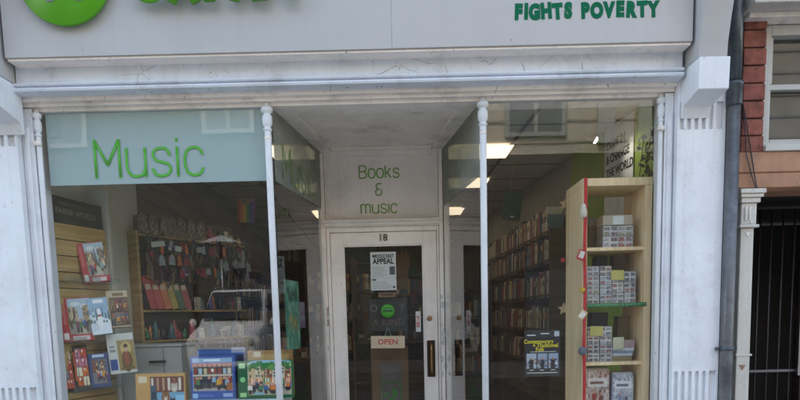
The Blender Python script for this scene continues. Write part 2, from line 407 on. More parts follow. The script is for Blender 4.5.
def bracket(x0, x1, outer):
    mb = MB()
    # upper scroll: leans outwards as it rises
    pu = [(-.06, 2.795), (-.235, 2.795), (-.245, 2.85), (-.275, 2.98), (-.325, 3.16), (-.40, 3.36), (-.47, 3.52), (-.47, 3.78), (-.06, 3.78)]
    mb.prism(pu, x0 + .003, x1 - .003, 'x')
    o = mb.build('console_bracket', SIGNP, shop, .004)
    mb = MB(); mb.prism([(-.0605, 2.545), (-.09, 2.60), (-.255, 2.632), (-.262, 2.788), (-.0605, 2.788)], x0 - .004, x1 + .004, 'x')
    mb.build('bracket_block', WHITE, o, .004)
    return o
bracket(1.572, 1.722, 1)
bracket(-2.175, -2.022, -1)
# frieze, bead and stepped soffit below the sign
box('frieze', -2.02, 1.556, -.10, .20, 2.792, 2.915, FRIEZE, shop, .003)
mb = MB()
prof = [(-.101, 2.792), (-.128, 2.790), (-.134, 2.783), (-.130, 2.777), (-.113, 2.774), (-.113, 2.770), (-.128, 2.766), (-.133, 2.757), (-.128, 2.748), (-.10, 2.744), (-.06, 2.742), (-.06, 2.792)]
mb.prism(prof, -2.018, 1.553, 'x'); mb.build('bead_moulding', FRIEZE, shop)
mb = MB()
mb.box(-2.064, 1.553, -.058, -.028, 2.722, 2.79); mb.box(-2.064, 1.553, -.027, .005, 2.705, 2.79); mb.box(-2.064, 1.553, .0055, .16, 2.688, 2.789)
mb.build('window_head', SOFFIT, shop, .003)
for x in (-1.30, -.245, -.06):             # dark rusty screw slots under the bead
    MB().lathe([(.0035, 0), (.0035, .004)], (x, -.09, 2.7405), 8).build('screw_head', BRONZE, shop)
# jambs beside pilasters
for s, xa, xb in ((-1, -2.064, -2.0), (1, 1.505, 1.553)):
    mb = MB(); mb.box(xa, xb, -.015, .12, .30, 2.70)
    mb.build('window_jamb', WHITE, shop, .003)
    xm = (xa + xb) / 2
    mb = MB(); mb.box(xm - .012, xm + .012, -.028, -.0155, .30, 2.60); mb.build('jamb_bead', WHITE, shop, .004)
def colonette(x, y=0, r=.0205, m=WHITE, lo=.62, cap=2.70):
    mb = MB()
    z = cap
    prof = [(r, lo), (r, z - .155), (r * .95, z - .15), (r * 1.25, z - .147), (r * 1.3, z - .138), (r * .92, z - .134), (r * .95, z - .128), (r * 1.3, z - .118), (r * 1.5, z - .098),
            (r * 1.5, z - .082), (r * 1.35, z - .066), (r * 1.0, z - .06), (r * 1.0, z - .054), (r * 1.6, z - .048), (r * 1.75, z - .036), (r * 1.6, z - .024), (r * .9, z - .02), (r * .9, z - .002)]
    mb.lathe(prof, (x, y, 0), 24)
    c = mb.build('colonette', m, shop)
    return c
colonette(ML - .012, -.004, .0190); colonette(MR + .006, -.004, .0190)
colonette(-1.98, -.002, .0145); colonette(1.486, -.002, .0135)
colonette(BL - .008, .965, .017, RECESS, cap=2.70)
# capitals get grime: a darker turned cushion just under the head
for x in (ML - .012, MR + .006, -1.98, 1.486):
    MB().lathe([(.0185, 2.50), (.0208, 2.512), (.0185, 2.524)], (x, -.004 if abs(x) < 1 else -.012, 0), 20).build('colonette_ring', SOFFIT, shop)
# old cracks and cobweb strands in the paint under the sign
CRK = plain('crack_grey', (.16, .13, .11), .9)
def crack(pix, Y, r=.0011, jit=1.2):
    P = [at(x, y, Y) for x, y in smooth([(x + rnd.uniform(-jit, jit), y + rnd.uniform(-jit, jit) * .5) for x, y in pix], n=4)]
    MB().tube([tuple(q) for q in P], [r * rnd.uniform(.5, 1.5) for _ in P], 5).build('paint_crack', CRK, shop)
for pix in ([(365, 79), (372, 76), (380, 74), (388, 70), (394, 67), (398, 66)], [(480, 62), (486, 61), (490, 64), (497, 58)],
            [(521, 63), (525, 68), (526, 74)], [(444, 66), (447, 72), (446, 76)], [(225, 68), (228, 74)], [(582, 62), (583, 74)]):
    crack(pix, -.1012, .0008)
crack([(497, 86), (496, 90), (494, 94)], -.1345, .0010); crack([(330, 86), (330, 89), (331, 92)], -.1345, .0014); crack([(376, 85), (377, 89)], -.1345, .0014)
crack([(494, 95), (492, 99)], -.059, .0011, .4); crack([(30, 64), (31, 68)], -.1015, .0016, .4)
for k in range(16):                      # strands of cobweb with soot in the sign's shadow
    u = rnd.uniform(470, 530) if k % 2 else rnd.uniform(30, 660); v = 78 - u * .0235 - 16 + rnd.uniform(0, 5)
    crack([(u, v), (u + rnd.uniform(2, 6), v + rnd.uniform(0, 3)), (u + rnd.uniform(6, 13), v + rnd.uniform(-3, 1))], -.1012, .0007, .8)
# stall risers, sills
box('stall_riser', XL - .05, ML + .01, .0, .10, 0.002, .55, WHITE, shop, .004)
box('stall_riser', MR - .01, XR + .05, .0, .10, 0.002, .55, WHITE, shop, .004)
box('window_sill', XL - .06, ML + .03, -.05, .11, .552, .62, WHITE, shop, .006)
box('window_sill', MR - .03, XR + .06, -.05, .11, .552, .62, WHITE, shop, .006)
def quadp(name, pts, m, parent):
    return MB().add(pts, [(0, 1, 2, 3)]).build(name, m, parent)
def vpane(name, a, b, z0, z1, m): return quadp(name, [(a[0], a[1], z0), (b[0], b[1], z0), (b[0], b[1], z1), (a[0], a[1], z1)], m, shop)
vpane('window_pane', (XL, .03), (ML, .03), .62, HEAD + .003, GLASS)
vpane('window_pane', (MR, .03), (XR, .03), .62, HEAD + .003, GLASS)
vpane('side_pane', (ML + .006, .03), (BL, .96), .62, HEAD + .01, GLASS_R)
vpane('side_pane', (MR - .006, .03), (BR + .0, .96), .62, HEAD + .01, GLASS_R)
for (ax, bx_) in ((ML, BL), (MR, BR)):
    d = Vector((bx_ - ax, .93, 0)); n = Vector((d.y, -d.x, 0)).normalized() * .035
    for z0, z1, nm in ((0.002, .55, 'stall_riser'), (.552, .62, 'window_sill')):
        MB().prism([(ax - n.x, .10), (ax + n.x, .10), (bx_ + n.x, .96), (bx_ - n.x, .96)], z0, z1, 'z').build(nm, RECESS, shop, .004)
# recess ceiling with raised border boards
quadc = MB().prism([(ML + .02, .161), (MR - .02, .161), (BR + .0, .99), (BL, .99)], 2.7145, 2.75, 'z'); quadc.build('porch_ceiling', SOFFIT, shop)
for (ax, bx_, s) in ((ML, BL, 1), (MR, BR, -1)):
    MB().prism([(ax - s * .02, .161), (ax + s * .13, .161), (bx_ + s * .075, .985), (bx_ - s * .03, .985)], 2.694, 2.714, 'z').build('ceiling_border', SOFFIT, shop, .005)
MB().box(BL + .08, BR - .08, .93, .984, 2.698, 2.7144).build('ceiling_border', SOFFIT, shop, .005)
# rear frame: posts, transom panel, cornice shelf, door frame
Y1 = .98
box('corner_post', BL - .02, BL + .022, Y1 - .005, Y1 + .12, 0.002, 2.71, RECESS, shop, .005)
mb = MB(); mb.box(BR - .035, BR - .005, Y1 - .012, Y1 + .12, 0.002, 2.71); mb.box(BR + .0, BR + .04, Y1 - .03, Y1 + .1, 0.002, 2.71)
mb.build('corner_post', RECESS, shop, .005)
box('transom_panel', BL + .023, BR - .036, Y1 + .02, Y1 + .06, 2.212, 2.71, RECESS, shop)
mb = MB(); x0, x1 = BL + .024, BR - .037
mb.box(x0, x1, Y1 + .0, Y1 + .0195, 2.665, 2.708); mb.box(x0, x0 + .018, Y1 + .004, Y1 + .0195, 2.214, 2.664); mb.box(x1 - .012, x1, Y1 + .004, Y1 + .0195, 2.214, 2.664)
mb.build('transom_bead', RECESS, shop, .004)
mb = MB()
prof = [(Y1 + .02, 2.212), (Y1 - .055, 2.212), (Y1 - .060, 2.203), (Y1 - .050, 2.192), (Y1 - .030, 2.187), (Y1 - .030, 2.178), (Y1 - .014, 2.166), (Y1 + .0, 2.162), (Y1 + .02, 2.162)]
mb.prism(prof, BL + .014, BR - .03, 'x'); mb.build('door_cornice', RECESS, shop)
MB().box(BL + .03, BR - .045, Y1 - .04, Y1 + .003, 2.2125, 2.2165).build('cornice_dark_strip', plain('strip_black', (.05, .04, .035), .95), shop)  # thin near-black strip along the top of the door cornice
mb = MB(); xi0, xi1 = -.486, .292
mb.box(BL + .023, xi0, Y1 - .004, Y1 + .1, .0025, 2.161); mb.box(xi1, BR - .036, Y1 - .004, Y1 + .1, .0025, 2.161); mb.box(xi0, xi1, Y1 - .004, Y1 + .1, 2.128, 2.161)
mb.build('door_frame', RECESS, shop, .004)
mb = MB()
mb.box(BL + .026, BL + .034, Y1 - .014, Y1 - .0045, .0025, 2.155); mb.box(BR - .05, BR - .04, Y1 - .014, Y1 - .0045, .0025, 2.155); mb.build('frame_bead', RECESS, shop, .003)
# the door leaf
door = MB(); g0, g1, gz0, gz1 = -.392, .192, .30, 2.033
door.box(xi0 + .003, g0, Y1 + .004, Y1 + .05, .02, 2.125); door.box(g1, xi1 - .003, Y1 + .004, Y1 + .05, .02, 2.125)
door.box(g0, g1, Y1 + .004, Y1 + .05, gz1, 2.125); door.box(g0, g1, Y1 + .004, Y1 + .05, .02, gz0)
door = door.build('door', RECESS, shop, .003)
mb = MB()
for t, o in ((.010, 0), ):
    mb.box(g0, g0 + t, Y1 + .008, Y1 + .022, gz0, gz1); mb.box(g1 - t, g1, Y1 + .008, Y1 + .022, gz0, gz1); mb.box(g0 + t, g1 - t, Y1 + .008, Y1 + .022, gz1 - t, gz1)
mb.build('glazing_bead', RECESS, door, .003)
quadp('door_pane', [(g0, Y1 + .025, gz0), (g1, Y1 + .025, gz0), (g1, Y1 + .025, gz1), (g0, Y1 + .025, gz1)], GLASS_D, door)
hx, hz0, hz1 = .236, 1.058, 1.330
mb = MB(); mb.box(hx - .030, hx + .030, Y1 - .003, Y1 + .0038, hz0, hz1)
hp = mb.build('handle_plate', BRONZE, door, .004)
mb = MB(); mb.tube([(hx, Y1 - .002, hz0 + .025), (hx, Y1 - .036, hz0 + .035), (hx, Y1 - .040, hz0 + .07), (hx, Y1 - .040, hz1 - .07), (hx, Y1 - .036, hz1 - .035), (hx, Y1 - .002, hz1 - .025)], .009, 10)
mb.build('pull_handle', BRASS, hp)
MB().lathe([(.019, .0), (.019, -.006), (.013, -.009), (.006, -.010)], (.229, Y1 + .0035, 1.492), 18, axis='y').build('lock', BRASS, door)
for ch, x in (('1', -.117), ('8', -.082)):
    text('house_number', ch, .068, plain('aged_number_metal', (.14, .10, .075), .45), door, (x, Y1 + .001, 2.083), bold=.0018, ext=.003)
# worn sticker residue on the rear posts
def residue(x0, x1, z0, z1, y, m, n, name='sticker_residue'):
    mb = MB(); k = 0
    for i in range(n):
        a = rnd.uniform(x0, x1); b = rnd.uniform(z0, z1); w = rnd.uniform(.006, .018); h = rnd.uniform(.01, .035)
        N = 9; ps = [(a + w * math.cos(t) * rnd.uniform(.6, 1.1), b + h * math.sin(t) * rnd.uniform(.6, 1.1)) for t in [2 * math.pi * q / N for q in range(N)]]
        yy = y - .0003 * i - .0004
        mb.add([(p[0], yy, p[1]) for p in ps], [tuple(range(N))])
        mb.build(name, m, shop); mb = MB()
RES = plain('old_tape_residue', (.42, .36, .29), .7, vary=.2, scale=30)
residue(BL - .012, BL + .018, 1.27, 1.60, Y1 - .005, RES, 12)
residue(BR - .032, BR - .010, 1.05, 1.70, Y1 - .012, plain('pale_residue', (.58, .56, .53), .7), 14)
residue(BR + .008, BR + .035, 1.05, 1.50, Y1 - .030, plain('pale_residue', (.58, .56, .53), .7), 8)
# window film and its lettering
film = MB().box(XL + .002, ML - .01, .0335, .035, 2.293, HEAD + .002).build('window_film', VINYL, shop)
mb = MB(); stroke_word(mb, 'Music', -1.688, 2.333, .200, .0150, .0285, gap=.205, flat=.04); mb.build('lettering', GREEN_V, film)
def side_film(a, b, name, word, flip):
    d = (Vector((b[0], b[1], 0)) - Vector((a[0], a[1], 0))); L = d.length; ang = math.atan2(d.y, d.x)
    h = bpy.data.objects.new(name, None)
    mb = MB(); mb.box(.02, L - .02, -.006, -.0045, 2.293, HEAD + .004)
    f = mb.build(name, FILM2, shop, loc=(a[0], a[1], 0), rot=(0, 0, ang))
    if word: mb = MB(); stroke_word(mb, word, L * .16, 2.333, .200, .016, 0, gap=.205, flat=.04)
    if word: mb.build('lettering', plain('faded_green_vinyl', (.17, .25, .09), .5), f, loc=(0, .006 if flip else -.008, 0))
    return f
side_film((ML, .03), (BL, .96), 'side_window_film', 'Music', False)
f = side_film((BR, .96), (MR, .03), 'side_window_film', '', True)
tl = MB()
stroke_word(tl, 'Books', -.258, 2.512, .085, .0095, Y1 + .017, gap=.18, flat=.05)
tl.build('transom_word', GREEN_DK, shop); tl = MB()
stroke_word(tl, '&', -.142, 2.388, .082, .0095, Y1 + .017, flat=.05)
tl.build('transom_word', GREEN_DK, shop); tl = MB()
stroke_word(tl, 'music', -.252, 2.262, .085, .0095, Y1 + .017, gap=.19, flat=.05)
tl.build('transom_word', GREEN_DK, shop)
# interior shell
ZC = 2.93
box('shop_floor', -2.3, 1.85, 1.1, 9, 0.002, .03, plain('dark_carpet', (.05, .045, .04), .95), shop)
mb = MB(); mb.box(-2.3, 2.0, .161, 9, ZC, ZC + .05)
ce = mb.build('shop_ceiling', CEIL, shop)
mb = MB()
for i in range(14): mb.box(-2.25, 1.75, .62 + i * .6, .64 + i * .6, ZC - .006, ZC - .001)
for x in (-1.9, -1.3, -.7, -.1, .5, 1.02):
    mb.add([(x, .17, ZC - .009), (x + .03, .17, ZC - .009), (x + .03 - .3, 8.9, ZC - .009), (x - .3, 8.9, ZC - .009)], [(0, 1, 2, 3)])
mb.build('ceiling_grid', plain('ceiling_grid_bar', (.10, .09, .08), .6), ce)
mb = MB(); mb.prism([(1.80, .1), (2.0, .1), (1.9, 2.15), (1.60, 2.15)], .03, ZC, 'z'); mb.build('green_wall', GREENW, shop)
mb = MB(); mb.prism([(1.60, 2.151), (1.9, 2.151), (1.3, 8.9), (1.0, 8.9)], .03, ZC, 'z'); mb.build('side_wall', GREYW, shop)
mb = MB(); mb.prism([(-2.3, .1), (-2.07, .1), (-1.99, 1.27), (-2.3, 1.27)], .03, ZC, 'z'); mb.build('side_wall', PANELW, shop)
mb = MB(); mb.box(-2.3, -1.99, 1.271, 8.9, .03, ZC)
for i in range(18):
    mb.box(-1.9895, -1.978, 1.272, 8.8, .9 + i * .113, .9 + i * .113 + .105)
mb.build('boarded_wall', BROWNW, shop)
box('back_wall', -2.3, 1.85, 8.9, 9.1, .03, ZC, plain('dim_back_wall', (.12, .11, .10), .8), shop)
box('upper_wall', -2.335, 1.818, .2, .5, 2.95, 4.0, WHITE, shop)
box('side_party_wall', -2.335, -2.301, .26, 9.1, 0.001, 4.0, BRICKD, shop); box('side_party_wall', 1.93, 2.0, .3, 9.1, 0.001, 4.0, BRICKD, shop)
box('roof_slab', -2.33, 1.92, .201, 9.09, 4.01, 4.1, DARK, shop)
mb = MB(); mb.box(-2.334, 1.92, .21, 8, 4.101, 6.6)
mb.build('upper_storeys', plain('painted_render', (.5, .48, .44), .8), shop)
lb = thing('shade_building', 'unseen rendered building added left of the white shopfront to cast shade', 'building', (-7, 0, 0))  # out-of-view block added beside the shop to cast shade on the street
MB().box(-5, 4.655, .12, 8, 0.001, 6.4).build('wall', plain('painted_render', (.5, .48, .44), .8), lb)
for x in (-4, -1.2, 1.6):
    w_ = MB().box(x, x + 1.3, .06, .119, 4.4, 6.0).build('window', WINWOOD, lb, .005); MB().box(x + .12, x + 1.18, .05, .0595, 4.5, 5.9).build('window_glass', DARK, w_)
    w_ = MB().box(x, x + 1.8, .06, .119, .8, 2.7).build('window', WINWOOD, lb, .005); MB().box(x + .12, x + 1.68, .05, .0595, .9, 2.6).build('window_glass', DARK, w_)
# window beds
box('window_bed', XL - .1, -.70, .11, .55, .60, .66, PANELW, shop)
box('window_bed', .42, 1.55, .11, .9, .60, .66, PANELW, shop)

# ================================================================== SIGN
sign = thing('shop_sign', 'long pale grey fascia sign with lime green logo and dark green slogan above the windows', 'shop sign', (0, -.2, 2.89))
box('sign_panel', -2.006, -.0003, -.0, .14, 0, .86, SIGNP, sign, .0008); box('sign_panel', .0003, 1.560, -.0, .14, 0, .86, SIGNP, sign, .003)
mb = MB(); mb.box(-2.0, 1.555, .012, .135, -.012, -.001); mb.build('sign_underside', SOFFIT, sign)
mb = MB(); mb.lathe([(.232, 0), (.233, -.003), (.233, -.017), (.231, -.020)], (-1.654, -.022, .367), 96, axis='y'); lg = mb.build('logo_disc', GREEN_L, sign)
mb = MB()   # pale emblem standing on the disc: two feet joined under a ring
LOGOW = plain('pale_violet_acrylic', (.36, .33, .46), .4)
for sx in (-1, 1):
    mb.tube([(-1.654 + sx * .073, -.045, .249), (-1.654 + sx * .073, -.045, .34), (-1.654 + sx * .04, -.045, .41), (-1.654 - sx * .03, -.045, .47)], .019, 12, flat=(1, .18))
rg = smooth([(-1.654 + .06 * math.cos(t), .50 + .06 * math.sin(t)) for t in [k * math.pi / 4 for k in range(8)]], True)
mb.tube([(a, -.045, b) for a, b in rg], .018, 12, flat=(1, .2)); mb.build('logo_emblem', LOGOW, lg)
mb = MB()
cap, wv = .27, .062
for ch, x, wd in (('O', -1.295, .160), ('X', -1.112, .135), ('F', -.915, .10), ('A', -.795, .125), ('M', -.648, .15)):
    adv, st = GL[ch]
    for sm_, cl, pts in st:
        if sm_: pts = smooth(pts, bool(cl))
        k = wd / adv
        if ch in 'O': pts = [(a, .10 + b * .95) for a, b in pts]
        P = [(x + a * k, -.058, .224 + b * cap) for a, b in pts]
        if sm_: mb.tube(P, wv / 2, 16, flat=(1, .40))
        else:
            for q in range(len(P) - 1): mb.tube([(p_[0], p_[1] - .0007 * q, p_[2]) for p_ in P[q:q + 2]], wv / 2, 16, flat=(1, .40))
mb.build('brand_letters', GREEN_L, sign)
x = .632
for i, ch in enumerate('FIGHTS POVERTY'):
    wds = {'F': .048, 'I': .026, 'G': .056, 'H': .056, 'T': .052, 'S': .050, 'P': .053, 'O': .060, 'V': .056, 'E': .049, 'R': .056, 'Y': .056, ' ': .030}[ch]
    if ch != ' ':
        text('slogan_letter', ch, .098, GREEN_D, sign, (x + wds / 2, -.0015, .160 + rnd.uniform(-.003, .003)), rot=(R(90), R(rnd.uniform(-4, 4)), 0), bold=.0075, sx=.78)
    x += wds * 1.075
for xx in (-1.6, .62):
    for zz in (.03, .4): MB().lathe([(.004, 0), (.004, -.002)], (xx, -.0005, zz), 8, axis='y').build('fixing_screw', SIGNP, sign)

# ================================================================== NEIGHBOUR BUILDING
nb = thing('brick_building', 'red brick building with sandstone band and sash window next to the drainpipe', 'building', (1.9, 0, 0))
def nbox(name, x0, x1, y0, y1, z0, z1, m, bev=0, parent=nb): return MB().box(x0 - 1.9, x1 - 1.9, y0, y1, z0, z1).build(name, m, parent, bev)
nbox('recess_wall', 1.82, 1.93, .03, .25, .001, 4.2, BRICKD)
mb = MB()
z = 2.372
while z < 3.06:
    h = .0905; j = rnd.uniform(-.003, .003)
    mb.box(.032 + rnd.uniform(-.004, .004), .158 + j * .5, -.012 + rnd.uniform(-.003, .003), .2, z, z + h - .0045); z += .0935
mb.build('brick_quoin', BRICK, nb, .005)
nbox('mortar_backing', 1.9301, 2.055, .0, .19, 2.37, 3.10, MORTAR)
nbox('stone_ledge', 1.90, 3.3, -.16, .2, 3.092, 3.16, STONEW, .006)
nbox('ledge_moulding', 1.93, 3.3, -.06, .2, 3.065, 3.0915, SOFFIT, .004)
nbox('upper_wall', 1.93, 3.4, .0, .3, 3.161, 4.2, STONEW)
nbox('upper_storeys', 1.931, 12, .401, 8, 2.31, 6.5, BRICKD)
nbox('added_shade_wall', 3.401, 12, .05, .399, .001, 4.2, BRICKD)  # this wall and the long upper block extend out of view, added for shade
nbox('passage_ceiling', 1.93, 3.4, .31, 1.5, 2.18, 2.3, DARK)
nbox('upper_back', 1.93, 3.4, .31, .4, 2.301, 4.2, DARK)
mb = MB()
for (a, b, c, d) in ((2.062, 2.105, 2.345, 3.06), (2.90, 2.945, 2.345, 3.06), (2.105, 2.90, 3.005, 3.06)):
    mb.box(a - 1.9, b - 1.9, .025, .12, c, d)
wf = mb.build('sash_window', WINWOOD, nb, .004)
mb = MB(); mb.box(.206, .99, .045, .10, 2.722, 2.752); mb.box(.206, .225, .05, .1, 2.43, 2.72); mb.box(.206, .225, .04, .09, 2.753, 3.0); mb.box(.226, .99, .05, .1, 2.43, 2.455); mb.box(.5, .53, .05, .1, 2.456, 2.72)
mb.build('sash_bars', WINWOOD, wf, .003)
mb = MB(); mb.box(.158, 1.06, -.035, .14, 2.372, 2.405); mb.box(.158, 1.06, -.012, .14, 2.345, 2.3715); mb.box(.165, 1.05, .01, .14, 2.406, 2.429); mb.build('window_sill', WINWOOD, wf, .004)
quadp('window_pane', [(.2, .08, 2.42), (1.0, .08, 2.42), (1.0, .08, 3.02), (.2, .08, 3.02)], glass_mat('old_grey_glass', (.45, .47, .48), 1.0, .10), wf)
nbox('net_curtain', 2.09, 2.93, .13, .14, 2.40, 3.05, plain('dusty_blind', (.14, .14, .14), .9, vary=.3, scale=5))
mb = MB(); mb.prism([(.02, 2.371), (-.022, 2.371), (-.022, 2.262), (-.010, 2.258), (-.022, 2.252), (-.022, 2.178), (.02, 2.165)], .02, 1.5, 'x'); mb.box(.02, 1.5, .021, .2, 2.165, 2.371)
mb.build('sandstone_band', SANDST, nb, .004)
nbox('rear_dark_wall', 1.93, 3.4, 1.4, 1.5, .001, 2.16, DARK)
nbox('passage_side', 3.2, 3.4, .03, 1.39, .001, 2.16, BRICKD)
nbox('pier_below', 1.931, 2.0, .03, .6, .001, 2.165, MORTAR)
col = MB()
cx0, cx1 = 1.925 - 1.9, 2.012 - 1.9
col.box(cx0 - .020, cx1 + .034, -.080, .028, 2.138, 2.163); col.box(cx0 - .014, cx1 + .026, -.072, .028, 2.118, 2.1375); col.box(cx0 - .006, cx1 + .014, -.062, .028, 2.09, 2.1175)
col = col.build('stone_column', STONEW, nb, .004)
MB().box(cx0, cx1, -.05, .028, 1.972, 2.0895).build('column_neck', STONEW, col, .004)
mb = MB(); mb.box(cx0 + .022, cx0 + .030, -.056, -.0505, 1.995, 2.07); mb.box(cx0 + .044, cx0 + .052, -.056, -.0505, 1.995, 2.07); mb.box(cx0 + .052, cx0 + .06, -.056, -.0505, 1.98, 1.99)
mb.build('neck_ornament', SOFFIT, col)
MB().box(cx0 - .010, cx1 + .012, -.062, .028, 1.955, 1.9715).build('column_ring', STONEW, col, .004)
MB().prism([(cx0 + .002, .16), (cx1 - .004, .16), (cx1 - .010, 1.9545), (cx0 + .004, 1.9545)], -.046, .028, 'y').build('column_shaft', STONEW, col, .004)
MB().prism([(cx0 + .03, 1.93), (cx0 + .055, 1.93), (cx0 + .0425, 1.905)], -.049, -.0465, 'y').build('column_drop', SOFFIT, col)
MB().prism([(cx0 + .02, 1.185), (cx0 + .055, 1.185), (cx0 + .0375, 1.155)], -.050, -.0465, 'y').build('column_drop', SANDST, col)
MB().box(cx0 - .004, cx1 + .002, -.052, .028, 1.235, 1.248).build('column_ring', STONEW, col, .003)
MB().box(cx0 - .02, cx1 + .02, -.07, .028, .0, .158).build('column_base', STONEW, col, .004)
# gate
gate = thing('metal_gate', 'dark iron gate of thin vertical bars beside the cream stone column', 'gate', (2.05, .4, 0))
IRON = plain('dark_iron', (.035, .026, .026), .45, .3, vary=.3)
for k in range(16):
    MB().tube([(.20 - .17 + k * .0735, 0, .1), (.20 - .17 + k * .0735, 0, 2.12)], .0065, 8).build('bar', IRON, gate)
for z, m in ((2.133, IRON), (1.101, plain('rail_grey', (.16, .15, .15), .5)), (.12, IRON)):
    MB().box(-.03, 1.14, -.012, .012, z - .008, z + .008).build('rail', m, gate, .002)
mb = MB(); mb.box(.50, .532, -.045, -.015, 1.07, 1.74); mb.build('pull_bar', STEEL, gate, .004)
MB().lathe([(.011, 0), (.011, -.02), (.004, -.025)], (.02, -.01, 1.50), 12, axis='y').build('knob', STEEL, gate)
# pipe
dp = thing('drainpipe', 'black cast iron drainpipe between the white pilaster and the red brick', 'drainpipe', (1.852, -.075, 0))
MB().tube([(0, 0, .05), (0, 0, 2.68)], .0345, 24).build('lower_pipe', plain('reflection_grey_iron', (.085, .085, .088), .33, vary=.3, scale=14, bump=.5, bscale=40, dirt=.35, dirtcol='#b0b3b4', streak=.25), dp)  # lower length coloured greyer than the upper to stand for its reflection
MB().tube([(0, 0, 2.70), (.0, 0, 3.05), (.012, .0, 3.35), (.02, 0, 4.2)], .0335, 24).build('upper_pipe', BLACKP, dp)
MB().lathe([(.0365, 2.60), (.041, 2.61), (.041, 2.70), (.046, 2.705), (.046, 2.722), (.036, 2.725)], (0, 0, 0), 28).build('pipe_socket', BLACKP, dp)
mb = MB(); mb.lathe([(.036, 1.272), (.0405, 1.275), (.0405, 1.290), (.036, 1.293)], (0, 0, 0), 24); mb.box(-.058, -.036, -.006, .012, 1.274, 1.291); mb.box(.036, .058, -.006, .012, 1.274, 1.291)
mb.build('pipe_clip', BLACKP, dp)
cb = MB()
cb.tube([(1.93, -.012, 2.66), (1.955, -.028, 2.5), (1.99, -.03, 2.32), (2.008, -.04, 2.19), (2.012, -.05, 2.166)], .0035, 6)
cb.tube([(1.935, -.012, 2.60), (1.948, -.03, 2.45), (1.952, -.032, 2.36), (1.985, -.036, 2.24), (2.0, -.05, 2.17), (2.02, -.055, 2.168)], .003, 6)
tag(cb.build('cable', BLACKCARD), 'thin black cables looping down the brick to the stone column', 'cable')
mb = MB(); pts = [(1.915 + rnd.uniform(-.006, .006), -.004, 3.12 - i * .045) for i in range(22)]
mb.tube(pts, [rnd.uniform(.004, .009) for _ in pts], 7); tag(mb.build('cable', BLACKCARD), 'dark lumpy cable run in the gap beside the drainpipe', 'cable')

# ================================================================== DOOR NOTICES
YD = Y1 + .018
def sheet(name, label, cat, c, w, h, m, y=0, rot=(0, 0, 0), group=None):
    t = thing(name, label, cat, c, rot, group)
    MB().box(-w / 2, w / 2, 0, .0012, 0, h).build('sheet', m, t)
    return t
t = sheet('appeal_poster', 'white notice headed MIDDLE EAST APPEAL in black on the door glass', 'poster', (-.102, YD, 1.706), .187, .278, PAPER)
text('heading', 'MIDDLE EAST', .034, INK, t, (0, -.0006, .247), bold=.0012, sx=.78)
text('heading', 'APPEAL', .055, INK, t, (0, -.0006, .209), bold=.0018, sx=.84)
mb = MB()
for i in range(6): mb.box(-.083, -.083 + rnd.uniform(.08, .11), -.0006, .0, .100 + i * .013, .104 + i * .013)
for i in range(5): mb.box(-.083, -.083 + rnd.uniform(.1, .15), -.0006, .0, .012 + i * .012, .0155 + i * .012)
mb.box(-.0935, .0935, -.0006, 0, .088, .0895)
mb.build('small_print', plain('grey_ink', (.28, .29, .30), .6), t)
for b_ in ((.045, .085, .112, .172), (-.083, -.055, .070, .084), (.066, .085, .014, .03)): MB().box(b_[0], b_[1], -.0006, 0, b_[2], b_[3]).build('picture_block', plain('mid_ink', (.10, .11, .11), .6), t)
t = sheet('strip_notice', 'small orange strip sign with dark letters hung under the appeal notice', 'sign', (-.080, YD + .01, 1.655), .13, .035, plain('orange_card', (.40, .21, .10), .6))
text('word', 'THANKS', .022, INK, t, (0, -.0006, .0175), bold=.0008)
t = sheet('round_backing', 'black board lettered ONE OF A KIND behind the door glass', 'board', (-.075, YD + .05, 1.405), .285, .24, plain('slate_board', (.045, .05, .05), .6))
LG = plain('chalk_grey', (.24, .25, .25), .7)
text('word', 'O', .075, LG, t, (-.108, -.0006, .168)); text('word', 'F', .075, LG, t, (.108, -.0006, .168))
text('word', 'A KIND', .066, plain('chalk_red', (.30, .20, .20), .7), t, (0, -.0006, .065), spacing=1.1)
t = thing('round_sticker', 'round lime green sticker in the middle of the door glass', 'sticker', (-.078, YD - .001, 1.553))
MB().lathe([(.050, 0), (.050, -.0015)], (0, 0, 0), 40, axis='y').build('disc', plain('bright_green_vinyl', (.10, .42, .05), .4), t)
mb = MB(); mb.box(-.036, .036, -.0024, -.0016, -.006, .010); mb.box(-.028, .028, -.0024, -.0016, .018, .024); mb.build('disc_text', plain('deep_green_ink', (.01, .10, .03), .5), t)
t = thing('open_sign', 'cream OPEN sign with red letters hanging from a string on the door', 'sign', (-.084, YD - .006, 1.278), (0, R(1), 0))
MB().box(-.126, .126, 0, .004, 0, .092).build('board', CREAMC, t, .0015)
text('word', 'OPEN', .056, REDI, t, (0, -.0006, .046), bold=.0010, spacing=1.05)
mb = MB(); mb.tube([(-.022, .002, .092), (.0, .002, .155), (.024, .002, .092)], .0016, 6); mb.build('string', PAPER, t)
t = sheet('narrow_sticker', 'narrow white and red upright sticker near the door lock', 'sticker', (.146, YD - .001, 1.395), .037, .15, PAPER)
text('word', 'SEE US', .03, REDI, t, (.0, -.0006, .075), rot=(R(90), R(-90), 0), bold=.001)
